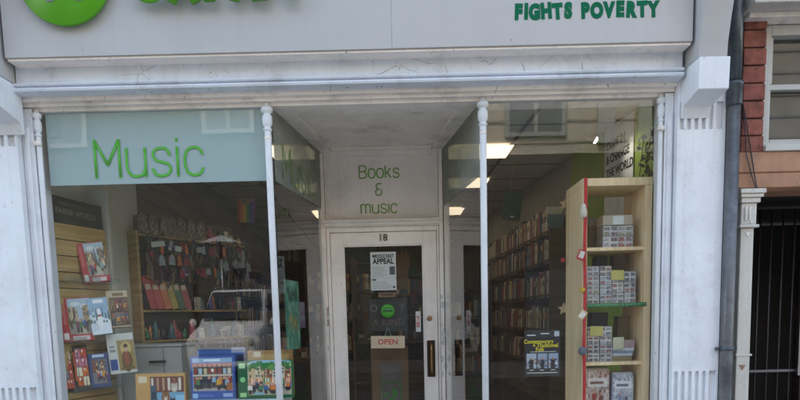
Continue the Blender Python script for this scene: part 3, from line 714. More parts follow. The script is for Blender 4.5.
# brown display stand behind the door with a leaflet
t = thing('display_stand', 'brown cardboard stand inside the door below the OPEN sign', 'stand', (-.08, 1.35, .03))
MB().box(-.15, .15, 0, .25, 0, 1.235).build('body', CARD, t, .004)
t = sheet('leaflet', 'grey leaflet with a green framed square on the brown stand', 'leaflet', (-.072, 1.345, .80), .175, .345, plain('grey_paper', (.20, .20, .19), .7))
mb = MB()
for (a, b, c, d) in ((-.08, .08, .0, .008), (-.08, .08, .175, .183), (-.08, -.072, .008, .175), (.072, .08, .008, .175), (-.06, -.02, .06, .09), (-.02, .03, .03, .05), (.01, .05, .05, .12)):
    mb.box(a, b, -.0008, 0, c + .01, d + .01)
mb.build('green_square', plain('neon_green_ink', (.07, .36, .05), .5), t)
mb = MB()
for i in range(8): mb.box(-.07, .07 - rnd.random() * .04, -.0008, 0, .215 + i * .014, .219 + i * .014)
mb.build('leaflet_text', plain('grey_ink', (.28, .29, .30), .6), t)

# ================================================================== RIGHT WINDOW
# tall birch shelf unit
UX0, UX1, UY0, UY1_, UZ = 1.100, 1.512, .15, .50, 2.288
unit = thing('shelf_unit', 'tall pale birch shelf unit standing in the right window', 'shelf unit', (UX0, UY0, .66))
def ub(name, x0, x1, y0, y1, z0, z1, m=BIRCH, bev=.0015): return MB().box(x0 - UX0, x1 - UX0, y0 - UY0, y1 - UY0, z0 - .66, z1 - .66).build(name, m, unit, bev)
ub('side_panel', UX0, UX0 + .030, UY0, UY1_, .66, UZ - .046)
ub('side_panel', UX1 - .040, UX1, UY0, UY1_, .66, UZ - .046)
ub('top_panel', UX0, UX1, UY0, UY1_, UZ - .045, UZ)
SZ = [1.869, 1.537, 1.184, .85]
for i, z in enumerate(SZ): ub('shelf', UX0 + .031, UX1 - .041, UY0 + .012, UY1_ - .005, z, z + .020)
for i, z in ((1, 1.537),):
    ub('green_edging', UX0 + .031, UX1 - .025, UY0 - .002, UY0 + .0115, z - .002, z + .022, plain('green_tinsel', (.02, .16, .05), .5, vary=.6, scale=90), .001)
mb = MB()
for k in range(22): mb.box(.04 + k * .0158, .044 + k * .0158, -.004, -.0025, .886, .893)
mb.build('edging_text', plain('pale_green_text', (.45, .6, .45), .5), unit)
mb = MB(); mb.box(.031, .41 - .04, .343, .348, 1.23, UZ - .66 - .046); 
# slatwall behind-right of unit
t = thing('slat_panel', 'narrow cream slatwall strip between the shelf unit and the right pilaster', 'wall panel', (1.56, .30, .66))
mb = MB()
for k in range(17): mb.box(-.04, .14, 0, .02, k * .098, k * .098 + .090)
mb.build('slats', CREAM_SLAT, t, .001); MB().box(-.04, .14, .021, .03, 0, 1.66).build('panel_back', plain('groove_brown', (.10, .07, .04), .8), t)
# card packs inside unit
def pack_pic(kind):
    p = Pic(30, 22, rnd.choice(['#d8dada', '#e6e6e2', '#cfd3d8', '#dcd6c8']))
    for r in range(2):
        for c in range(2):
            u, v = c * .5 + .05, r * .5 + .08
            p.rect(u, v, u + .38, v + rnd.uniform(.2, .34), rnd.choice(['#75747a', '#56606e', '#8b7d76', '#b0b5bd', '#a5564a', '#c9cdd2', '#3f4652', '#8d9a6e']))
            p.speck(u, v, u + .38, v + .3, ['#c9a9a0', '#3e4a5e', '#e4e6e4', '#b5533c', '#36402e'], 7, .05)
    return p.noise(.2)
def make_pack(label, w, h, d, loc, rot=0, group='wrapped card packs on the birch unit', kind=0):
    t = thing('card_pack', label, 'card pack', loc, (0, 0, rot), group)
    MB().box(-w / 2, w / 2, .001, d, 0, h).build('pack_body', plain('pack_white', (.60, .61, .60), .5, vary=.08, scale=30), t, .002)
    picture('pack_front', pack_pic(kind), w * .98, h * .94, t, (0, -.001, h * .03))
    MB().box(-w / 2 - .001, w / 2 + .001, -.003, d + .001, -.0, h + .002).build('clear_wrapping', POLY, t)
    return t
YS = .19
yoff = SZ[0] + .021
def pk(px0, px1, py0, py1, label, Y=YS, gp=None):
    a = at(px0, py1, Y); b = at(px1, py0, Y)
    z = a.z
    return (a.x + b.x) / 2, z, b.x - a.x, b.z - a.z
for (px0, px1, py0, py1, base, lab) in (
    (603, 618, 231, 243, SZ[0], 'lower left pack of the small stack on the upper shelf of the birch unit'),
    (618, 633, 231, 243, SZ[0], 'lower right pack of the small stack on the upper shelf of the birch unit')):
    cx, z, w, h = pk(px0, px1, py0, py1, lab); b0 = base + .0205
    make_pack(lab, w, .066, .12, (cx, YS, b0))
    make_pack(lab.replace('lower', 'middle'), w, .060, .12, (cx + .002, YS + .003, b0 + .0685))
cx, z, w, h = pk(603, 633, 213, 222, '')
t = thing('card_box', 'beige card box lying on top of the stacked packs, upper shelf of birch unit', 'box', (cx, YS, SZ[0] + .0205 + .1315))
MB().box(-w / 2, w / 2, 0, .12, 0, .058).build('box_body', plain('beige_card', (.42, .36, .27), .6), t, .002)
MB().box(-.03, .035, -.0012, -.0002, 0.004, .052).build('label_strip', PAPER, t)
for col_, px0 in enumerate((587, 600, 612, 624)):
    px1 = px0 + (11.6 if col_ else 12.2)
    for r in range(4 if col_ < 2 else 3):
        cx, z, w, h = pk(px0, px1, 292, 304, '')
        b = SZ[1] + .0205 + r * (.056 if col_ < 2 else .063)
        make_pack('wrapped card pack in %s column of the second shelf stack, %s' % (('first', 'second', 'third', 'last')[col_], ('bottom', 'second up', 'third up', 'top')[r]),
                  w * .98, .0545 if col_ < 2 else .061, .12, (cx, YS + .002 * r, b), rot=rnd.uniform(-.02, .02))
for col_, px0 in enumerate((587.5, 600)):
    for r in range(4):
        cx, z, w, h = pk(px0, px0 + 12, 340, 352, '')
        make_pack('wrapped card pack in %s column on the third shelf, %s' % (('left', 'right')[col_], ('bottom', 'second up', 'third up', 'top')[r]),
                  w * .98, .052, .12, (cx, YS + .002 * r, SZ[2] + .0205 + r * .0535), rot=rnd.uniform(-.02, .02))
NOTE = plain('yellow_note', (.50, .44, .12), .6)
def note(px0, px1, py0, py1, lab, m, Y=YS - .006, nm='price_note'):
    a = at(px0, py1, Y); b = at(px1, py0, Y)
    o = MB().box(-(b.x - a.x) / 2, (b.x - a.x) / 2, 0, .0008, 0, b.z - a.z).build(nm, m, loc=((a.x + b.x) / 2, Y, a.z), rot=(0, R(rnd.uniform(-3, 3)), 0))
    return tag(o, lab, 'note')
note(611, 624, 270, 280, 'yellow price note stuck on the packs of the second shelf', NOTE)
note(590, 603, 326, 336, 'yellow price note stuck on the packs of the third shelf', NOTE)
note(613, 624, 337, 349, 'pale cream price note in front of the clear boxes', plain('cream_note', (.55, .52, .36), .6))
# clear boxes stack, third shelf right
for r, (h, c) in enumerate(((.030, '#8f7f62'), (.016, '#b9c0c8'), (.014, '#7f8ea0'), (.018, '#c9ccd0'), (.045, '#a9928f'))):
    zz = SZ[2] + .0208 + sum((.030, .016, .014, .018, .045)[:r]) + .001 * r
    t = thing('flat_box', 'flat pale box in the loose pile on the third shelf, %s' % ('lowest', 'second up', 'third up', 'fourth up', 'topmost')[r], 'box', (1.352 + .004 * r, .20, zz), (0, 0, rnd.uniform(-.06, .06)), 'flat boxes piled on the third shelf')
    MB().box(-.072, .072, 0, .12, 0, h).build('box_body', plain('flatbox%d' % r, c, .4, vary=.15, scale=40), t, .001)
# dim items behind
for i, (px0, px1, py1, hh, zb, c, nm, lab) in enumerate((
    (588, 600, 247, .16, 0, '#6c5a41', 'storage_box', 'brown box leaning behind the packs on the upper shelf'),
    (594, 606, 306, .30, 1, '#1f2222', 'dark_album', 'black album standing behind packs on second shelf'),
    (611, 624, 306, .30, 1, '#6b5a41', 'storage_box', 'brown card box standing behind packs on second shelf'),
    (590, 606, 363, .30, 2, '#23211f', 'dark_album', 'black album standing behind packs on third shelf'),
    (616, 632, 363, .27, 2, '#7a6848', 'storage_box', 'brown card box standing behind packs on third shelf'))):
    a = at(px0, py1, .36); b = at(px1, py1, .36)
    o = MB().box(-(b.x - a.x) / 2, (b.x - a.x) / 2, 0, .08, 0, hh).build(nm, plain('item%d' % i, c, .5, vary=.2), None, .002, loc=((a.x + b.x) / 2, .36, SZ[zb] + .0205), rot=(0, R(2), 0))
    tag(o, lab, 'album' if 'album' in nm else 'box')
# green-blue framed picture on top shelf back
t = thing('leaning_picture', 'dark green landscape picture leaning at the back of the top compartment', 'picture', (1.235, .42, SZ[0] + .022), (R(-6), R(6), 0))
p = Pic(24, 24, '#22301f'); p.speck(0, 0, 1, 1, ['#31452a', '#1a2320', '#4a5a3a', '#2d3b46'], 60, .09); picture('print', p, .20, .22, t)
# fourth shelf: bags of small things
def bag(px0, px1, py0, lab, cols, base=SZ[3]):
    a = at(px0, 400, .22); b = at(px1, py0, .22); w = b.x - a.x; h = b.z - (base + .0205)
    t = thing('gift_bag', lab, 'bag', ((a.x + b.x) / 2, .22, base + .0207))
    p = Pic(44, 50, cols[0]); p.speck(0, 0, 1, 1, cols, 110, .04); p.rect(.1, .62, .9, .82, cols[2]); p.rect(.2, .68, .75, .73, cols[3]); fig(p, .35, .08, .5, cols[1]); fig(p, .65, .08, .42, cols[3]); p.noise(.3)
    MB().prism([(-w / 2, 0), (w / 2, 0), (w / 2 * .9, h), (-w / 2 * .94, h)], .002, .11, 'y').build('bag_body', plain('bag_' + cols[0][1:], cols[0], .5), t, .006)
    picture('bag_print', p, w * .95, h * .92, t, (0, -.0015, .01))
bag(585, 610, 368, 'red and white patterned packet on the lowest visible shelf of the unit', ['#b9aaa2', '#a23b31', '#e0dcd6', '#6e3d33'])
bag(612, 634, 372, 'pale blue patterned packet on the lowest visible shelf of the unit', ['#b7bcc9', '#7d87a3', '#e7e8ec', '#545c74'])
# garland down the unit's front-left edge
ga = thing('garland', 'red ribbon garland hanging down the front edge of the shelf unit', 'garland', (1.115, .145, .9))
mb = MB(); pts = [(.0 + .002 * math.sin(i * .7), -.004, 1.39 - i * .06) for i in range(24)]
mb.tube(pts, .0095, 10, flat=(1, .4)); mb.build('ribbon', RED, ga)
def orn(px, py, fn, name, lab, Y=.13):
    c = at(px, py, Y); t = thing(name, lab, 'ornament', c, (0, 0, 0)); fn(t); return t
def o_white(t): MB().lathe([(.002, .045), (.012, .035), (.017, .01), (.022, -.012), (.018, -.032), (.006, -.040)], n=16).build('body', plain('ivory_felt', (.66, .62, .50), .7), t)
def o_tag(c1, c2, rz, w=.045, h=.062):
    def f(t):
        t.rotation_euler = (0, R(rz), 0)
        MB().box(-w / 2, w / 2, -.003, .003, -h / 2, h / 2).build('card', plain('tag_' + c1[1:], c1, .6), t, .002)
        MB().box(-w * .33, w * .33, -.0042, -.0032, -h * .30, h * .36).build('printed_patch', plain('patch_' + c2[1:], c2, .5, vary=.3, scale=120), t)
        MB().tube([(0, 0, h / 2), (.004, -.002, h / 2 + .02)], .001, 5).build('string', RED, t)
    return f
def o_ball(c, r):
    return lambda t: MB().lathe([(r * math.sin(a) + .0001, r * math.cos(a)) for a in [k * math.pi / 10 for k in range(11)]], n=18).build('ball', plain('ball_' + c[1:], c, .6, vary=.2, scale=80), t)
orn(583.5, 211, o_white, 'bell_ornament', 'ivory felt bell hanging highest on the red garland')
orn(581.5, 255, o_tag('#b32c2c', '#d8d2cc', 22), 'tag_ornament', 'red card tag with white patch hanging tilted on the garland')
orn(582.5, 290, o_ball('#d1a620', .016), 'bauble', 'small yellow bauble on the red garland')
orn(582, 315, o_tag('#c9a97c', '#e8dfd0', 38), 'tag_ornament', 'beige wooden tag hanging tilted low on the garland')
orn(582.5, 351, o_ball('#6a6f7c', .026), 'bauble', 'grey blue felt bauble lowest on the red garland')
orn(563, 260, o_ball('#a8262c', .016), 'pompom', 'red pompom at the rear edge of the shelf unit', .45)
def o_star(t):
    N = 5; pts = []
    for k in range(10):
        r = .042 if k % 2 == 0 else .02; a = math.pi / 2 + k * math.pi / 5; pts.append((r * math.cos(a), r * math.sin(a)))
    MB().prism(pts, -.004, .004, 'y').build('star', plain('ply_star', (.50, .36, .20), .6), t)
orn(565.5, 204, o_star, 'wooden_star', 'plywood star peeping out high behind the shelf unit', .52)
orn(564, 309, o_star, 'wooden_star', 'plywood star peeping out lower behind the shelf unit', .52)
# slogan poster on the green wall
wa = lambda Y: 1.80 - (Y - .1) * (.20 / 2.05)
pA, pB = (wa(1.42) - .012, 1.42), (wa(.955) - .012, .955)
ang = math.atan2(pB[1] - pA[1], pB[0] - pA[0]); Lp = math.hypot(pB[0] - pA[0], pB[1] - pA[1])
t = thing('slogan_poster', 'white poster COME IN AND CHANGE THE WORLD leaning on the green wall', 'poster', (pA[0], pA[1], 2.22), (0, 0, ang))
MB().box(0, Lp, 0, .006, 0, .70).build('sheet', plain('poster_grey', (.78, .78, .76), .6), t)
for i, s in enumerate(('COME IN', '& CHANGE', 'THE WORLD')):
    text('slogan', s, .088, INK, t, (.03, -.001, .565 - i * .105), bold=.0035, align='LEFT', sx=.86)
# leafy vine pattern by the window
LEAF = plain('dark_leaf', (.05, .075, .01), .6, vary=.4, scale=30)
t = thing('hanging_vine', 'dark green leafy decoration hanging on the green wall at the right', 'plant', (1.70, .70, 2.30))
lm = MB()
for k in range(85):
    c = Vector((rnd.uniform(-.02, .03), rnd.uniform(-.12, .16), rnd.uniform(-.05, .42)))
    a = Vector((rnd.uniform(-.4, .4), rnd.uniform(-1, 1), rnd.uniform(-1, 1))).normalized() * .026; b = a.cross(Vector((1, .4, 0))).normalized() * .012
    lm.add([c - a, c + b, c + a, c - b], [(0, 1, 2, 3)])
lm.build('leaves', LEAF, t)
mb = MB(); mb.tube([(.03, 0, -.05), (.0, .02, .15), (.02, -.02, .42)], .003, 6); mb.tube([(.02, .1, -.05), (.0, .12, .15), (.02, .1, .42)], .003, 6); mb.build('stem', LEAF, t)
# concert poster on the glass
c = at(542, 376, .045)
t = sheet('concert_poster', 'black poster headed Contemporary and Traditional Folk in yellow on the right window', 'poster', (c.x, .036, c.z), .208, .270, BLACKCARD)
text('title', 'Contemporary', .033, YEL, t, (-.022, -.0006, .203), bold=.0006, sx=.86)
text('title', '+ Traditional', .033, YEL, t, (.018, -.0006, .180), bold=.0006, sx=.86)
text('title', 'Folk', .033, YEL, t, (-.015, -.0006, .157), bold=.0006, sx=.86)
mb = MB(); mb.box(-.09, -.04, -.0006, 0, .238, .244); mb.box(-.01, .04, -.0006, 0, .246, .252); mb.box(-.07, .08, -.0006, 0, .142, .145); mb.box(-.09, .09, -.0006, 0, .018, .022); mb.box(-.075, -.05, -.0006, 0, .034, .038); mb.box(-.015, .01, -.0006, 0, .034, .038); mb.box(.05, .075, -.0006, 0, .034, .038)
mb.build('small_text', PAPER, t)
MB().box(.070, .098, -.0006, 0, .232, .262).build('code_panel', plain('grey_panel', (.42, .45, .48), .6), t)
p = Pic(48, 26, '#8d99ad')
for u in (.0, .34, .67):
    p.rect(u, 0, u + .315, 1, rnd.choice(['#93a3ba', '#a9b3c2', '#76889f'])); p.speck(u, .1, u + .3, .6, ['#1c1c22', '#2c3a5a', '#b79a86', '#dcdfe6', '#5b2f35'], 16, .07, .6)
    p.rect(u + .1, .0, u + .22, .55, '#20222c'); p.ell(u + .16, .66, .035, .1, '#b18f78')
p.rect(.318, 0, .338, 1, '#0c0d0f'); p.rect(.652, 0, .672, 1, '#0c0d0f')
picture('photos', p.noise(.2), .185, .088, t, (.0, -.001, .046))
# lights and hanging sign inside
def ceil_light(x0, x1, y0, y1, lab):
    t = thing('ceiling_light', lab, 'ceiling light', ((x0 + x1) / 2, (y0 + y1) / 2, ZC - .012))
    w, d = (x1 - x0) / 2, (y1 - y0) / 2
    MB().box(-w, w, -d, d, -.006, -.002).build('diffuser', LAMP, t)
    mb = MB(); mb.box(-w - .02, -w - .001, -d - .02, d + .02, -.010, .0); mb.box(w + .001, w + .02, -d - .02, d + .02, -.010, .0); mb.build('frame', STEEL, t)
ceil_light(.45, 1.0, 1.72, 2.12, 'bright fluorescent panel nearest the right window')
ceil_light(.42, .98, 2.95, 3.35, 'second fluorescent panel seen through the right window')
ceil_light(.35, .9, 4.6, 5.1, 'third fluorescent panel deep in the shop on the right')
ceil_light(-1.05, -.55, 1.62, 2.0, 'bright fluorescent panel over the left side of the shop')
ceil_light(-1.05, -.55, 3.0, 3.4, 'second fluorescent panel over the left side of the shop')
ceil_light(-1.1, -.6, 4.6, 5.1, 'third fluorescent panel deep in the shop on the left')
ceil_light(-.30, .22, 1.72, 2.12, 'added fill panel over the shop doorway, hidden from the street by the transom')  # this and the next two panels are unseen, added to brighten the interior
ceil_light(-.35, .17, 2.95, 3.35, 'second added fill panel, unseen behind the shop door')
ceil_light(-.4, .12, 4.6, 5.1, 'third added fill panel, unseen behind the shop door')
t = thing('spotlight', 'small bright white spotlight under the ceiling in the right window', 'spotlight', at(595, 140, 1.0), (R(-12), R(-58), 0))
MB().lathe([(.020, .06), (.024, .0), (.030, -.0), (.030, .012)][::-1], n=18).build('can', STEEL, t); MB().lathe([(.001, -.020), (.018, -.016), (.027, -.002)], n=20).build('lens', SPOT, t)
MB().tube([(0, 0, .03), (.02, .02, .12)], .005, 6).build('arm', STEEL, t)
sl_ = bpy.data.lights.new('spot_beam', 'SPOT'); sl_.energy = 2.5; sl_.spot_size = R(95); sl_.spot_blend = .8; sl_.shadow_soft_size = .03; sl_.color = (1, .93, .8)
slo = bpy.data.objects.new('spot_beam', sl_); C.objects.link(slo); slo.parent = t; slo.location = (0, 0, -.02)
t = thing('hanging_sign', 'dark green card hanging askew from the ceiling behind the right window', 'sign', (1.118, 2.5, 2.42), (0, R(6), 0))
MB().box(-.088, .088, 0, .004, 0, .27).build('card', plain('bottle_green_card', (.006, .065, .038), .5), t)
MB().tube([(-.03, 0, .27), (-.03, 0, .52)], .0015, 5).build('string', PAPER, t)
MB().box(-.01, .025, -.001, 0, .03, .042).build('printed_mark', PAPER, t)

# ================================================================== BOOKCASES and books
BOOKC = ['#a59b8c', '#4a5a6a', '#9a4238', '#c9c2b2', '#3b4d42', '#d6cbb2', '#5f4d60', '#7590a0', '#e2dccb', '#3a3a3e', '#b09544', '#3f6488', '#bdb5a6', '#efe9da']
BOOKS = []
def finish_books(limit):
    """the books that show largest become objects, the farther ones one mass"""
    BOOKS.sort(key=lambda b: (b[1] - Vector((0, -DIST, CZ))).length)
    for me, loc, rot, scl, label, group in BOOKS[:limit]:
        o = bpy.data.objects.new('book', me); C.objects.link(o); o.location = loc; o.rotation_euler = rot; o.scale = scl
        tag(o, label, 'book', group)
    mb = MB(); mats = []
    for me, loc, rot, scl, *_ in BOOKS[limit:]:
        if me.materials[0] not in mats: mats.append(me.materials[0])
        mb.T = Matrix.LocRotScale(loc, rot, Vector(scl))
        mb.add([v.co for v in me.vertices], [tuple(p.vertices) for p in me.polygons], mats.index(me.materials[0]))
    if mb.v: tag(mb.build('distant_books', mats), 'mass of dim books on the farther shelves inside the shop', 'books', kind='stuff')
book_protos = []
for i, c in enumerate(BOOKC):
    t = None
    w, h, d = rnd.uniform(.018, .036), rnd.uniform(.19, .25), .14
    m1 = plain('cover_%d' % i, c, .5, vary=.12, scale=40)
    mb = MB(); mb.box(0, w, 0, d, 0, h); mb.box(.002, w - .002, -.0012, -.0002, h * .55, h * .8, 1)
    me = mb.build('book', [m1, plain('spine_label_%d' % (i % 4), ['#a8a294', '#b59a5a', '#8d3a33', '#3c4a5c'][i % 4], .5)]).data
    book_protos.append((me, w, h)); bpy.data.objects.remove(bpy.data.objects['book'])
def shelf_of_books(p0, p1, z, rz, label, group, dens=1.0, maxh=1):
    """books standing with spines facing the aisle between two points"""
    d = Vector((p1[0] - p0[0], p1[1] - p0[1])); L = d.length; d.normalize(); s = 0
    while s < L - .04:
        me, w, h = rnd.choice(book_protos)
        if rnd.random() < .08: s += rnd.uniform(.02, .06); continue
        BOOKS.append((me, Vector((p0[0] + d.x * s, p0[1] + d.y * s, z - .0315)), Euler((0, R(rnd.choice([0, 0, 0, 0, 5])), rz + R(rnd.uniform(-1, 1)))),
                      (1.4, 1, rnd.uniform(.85, 1.08) * maxh), label, group)); s += w * 1.4 + .002
def bookcase(name, label, p0, p1, rz, zs, depth=.2, mat=OAKDK, books=None, group=None, tops=None):
    """open bookcase whose front runs from p0 to p1"""
    d = Vector((p1[0] - p0[0], p1[1] - p0[1])); L = d.length
    t = thing(name, label, 'bookcase', (p0[0], p0[1], .03), (0, 0, rz)); H = zs[-1]
    MB().box(0, .02, 0, depth, 0, H - .03).build('side_panel', mat, t); MB().box(L - .02, L, 0, depth, 0, H - .03).build('side_panel', mat, t)
    n = int(L / .9)
    for k in range(1, n): MB().box(L * k / n - .01, L * k / n + .01, .004, depth, 0, H - .032).build('divider', mat, t)
    MB().box(.021, L - .021, depth - .01, depth, 0, H - .032).build('back_panel', mat, t)
    for z in zs: MB().box(.0205, L - .0205, .002, depth - .011, z - .05, z - .032).build('shelf', mat, t)
    return t
WR = R(-87.5)
P0, P1 = (1.22, 5.6), (1.37, 2.0)         # front line of the right-wall case
zs = [.70, 1.05, 1.37, 1.69, 2.0, 2.26]
ang = math.atan2(P1[1] - P0[1], P1[0] - P0[0])
bookcase('bookcase', 'long dark bookcase full of books along the right wall', P0, P1, ang, zs, .2)
for i, z in enumerate(zs[1:]):
    shelf_of_books((P0[0] + .01, P0[1] - .05), (P1[0] + .01, P1[1] + .05), z - .0, ang, 'dark spined book standing in the long bookcase on the right wall', 'books in the right wall bookcase', maxh=1.0)
# a second case across the shop, seen through the right window's left part and through the door
bookcase('bookcase', 'wide bookcase facing the street deep behind the right window', (.35, 4.2), (1.2, 4.2), 0, [.45, .8, 1.15, 1.5, 1.85], .2)
for z in (.8, 1.15, 1.5): shelf_of_books((.38, 4.21), (1.17, 4.21), z, 0, 'dark spined book in the deep bookcase behind the right window', 'books in the deep right bookcase')
bookcase('bookcase', 'low bookcase facing the street behind the door glass', (-1.05, 3.4), (-.15, 3.4), 0, [.45, .8, 1.15, 1.5, 1.83, 2.14], .2)
for z in (1.15, 1.5, 1.83): shelf_of_books((-1.02, 3.41), (-.18, 3.41), z, 0, 'book standing in the case behind the door glass', 'books in the case behind the door')
# cover-out books on top of the right case
COV = ['#5f3028', '#2c5a54', '#5e584a', '#75352a', '#1f3550', '#7b6a45', '#2d2d36', '#5c2430', '#77705f', '#24453a']
for k in range(0):
    f = (k + .5) / 11; x = P1[0] + (P0[0] - P1[0]) * f * .75 + .02; y = P1[1] + (P0[1] - P1[1]) * f * .75
    t = thing('display_book', 'book shown cover out on top of the right wall bookcase', 'book', (x, y, 2.262), (R(-8), 0, ang + R(25)), 'cover out books on the right bookcase')
    p = Pic(12, 16, COV[k % 10]); p.speck(0, 0, 1, 1, [rnd.choice(COV), rnd.choice(COV), '#8d887a'], 8, .16); p.rect(.1, .75, .9, .85, rnd.choice(['#908a78', '#1f1f24']))
    MB().box(-.075, .075, .001, .02, 0, .22).build('book_block', PAPER, t); picture('cover', p, .15, .22, t)
# shelf of objects at back right of door
bookcase('bookcase', 'shelving of stock behind the right of the door glass', (-.05, 5.4), (.45, 5.4), 0, [.45, .8, 1.15, 1.5, 1.85, 2.2], .2)
for z in (1.15, 1.5, 1.85): shelf_of_books((-.02, 5.41), (.42, 5.41), z, 0, 'book standing at the far end of the shop behind the door', 'books at the far end of the shop')
t = thing('gold_crown_poster', 'brown zigzag edged cutout hanging behind the appeal notice', 'decoration', (.02, 1.25, 1.72), (0, 0, 0))
MB().prism([(-.03, 0), (.05, .0), (.09, .30), (.075, .26), (.055, .31), (.04, .26), (.02, .31), (.0, .26), (-.02, .31)], 0, .004, 'y').build('cutout', plain('ochre_card', (.20, .12, .05), .7), t)
t = thing('green_pennant', 'dark green triangular pennant hanging behind the door glass', 'pennant', (.135, 1.4, 1.83))
MB().prism([(-.06, 0), (.06, 0), (.0, .17)], 0, .004, 'y').build('cloth', plain('moss_cloth', (.04, .09, .02), .8), t)
for i, (x, z, w, h, c, nm) in enumerate(((-.27, 1.55, .10, .16, '#6e6352', 'framed_card'), (-.26, 1.33, .10, .17, '#5f5646', 'framed_card'), (.14, 1.62, .06, .11, '#70312f', 'red_box'), (.07, 1.60, .05, .12, '#6d655b', 'paper_bag'), (-.29, 1.06, .16, .22, '#4a453d', 'folded_cloth'), (.13, .98, .14, .28, '#453f3b', 'paper_bag'), (.10, 1.28, .05, .20, '#4c4a48', 'framed_card'))):
    o = MB().box(-w / 2, w / 2, 0, .06, 0, h).build(nm, plain('doorstock%d' % i, c, .6, vary=.3, scale=25), None, .004, loc=(x, 1.75 + .07 * i, z), rot=(0, R(rnd.uniform(-6, 6)), R(rnd.uniform(-20, 20))))
    tag(o, ('dim %s shown behind the door glass, ' % nm.replace('_', ' ')) + ('upper left', 'middle left', 'upper right', 'right of the green sticker', 'lower left', 'lower right', 'middle right')[i], nm.split('_')[1])
t = thing('display_rack', 'dim wooden rack holding goods behind the door glass', 'rack', (-.05, 1.74, .03))
mb = MB()
for z in (.92, 1.27, 1.50): mb.box(-.33, .27, 0, .5, z - .015, z)
mb.build('rack_shelf', OAKDK, t, .002)
mb = MB(); mb.box(-.35, -.331, 0, .5, 0, 2.0); mb.box(.271, .29, 0, .5, 0, 2.0); mb.build('rack_side', OAKDK, t, .002)

# ================================================================== LEFT WINDOW
# angled slatwall panel
A0, A1 = Vector((-2.052, .13)), Vector((-1.905, .54))
ang = math.atan2(A1.y - A0.y, A1.x - A0.x); LW = (A1 - A0).length
sl = thing('slatwall_panel', 'maple slatwall panel at the left side of the music window', 'wall panel', (A0.x, A0.y, .66), (0, 0, ang))
mb = MB()
for k in range(15): mb.box(0, LW, -.0, .016, k * .0975, k * .0975 + .0915)
mb.build('slats', CREAM_SLAT, sl, .0015); MB().box(0, LW, .0165, .024, 0, 1.47).build('panel_back', plain('groove_brown', (.10, .07, .04), .8), sl)
# header board
t = thing('header_board', 'black header board FAIRER WORLD above the left slatwall', 'sign board', (A0.x - .015, A0.y - .02, 2.118), (R(-4), R(2.0), ang))
MB().box(-.02, LW + .01, -.006, 0, .0, .165).build('board', plain('black_header', (.022, .026, .02), .5, vary=.3), t)
text('heading', 'TOGETHER FOR A', .024, plain('dim_cream_ink', (.17, .16, .12), .6), t, (LW * .5, -.0075, .125), bold=.0005)
text('heading', 'FAIRER WORLD', .046, plain('dim_cream_ink', (.17, .16, .12), .6), t, (LW * .56, -.0075, .078), bold=.002, sx=.92)
# face returning the panel to the shop wall
t = thing('white_pillar', 'off white pillar panel behind the left slatwall', 'pillar', (-1.90, .56, .03))
MB().box(-.11, .008, 0, .03, 0, 2.35).build('panel', PANELW, t, .002)
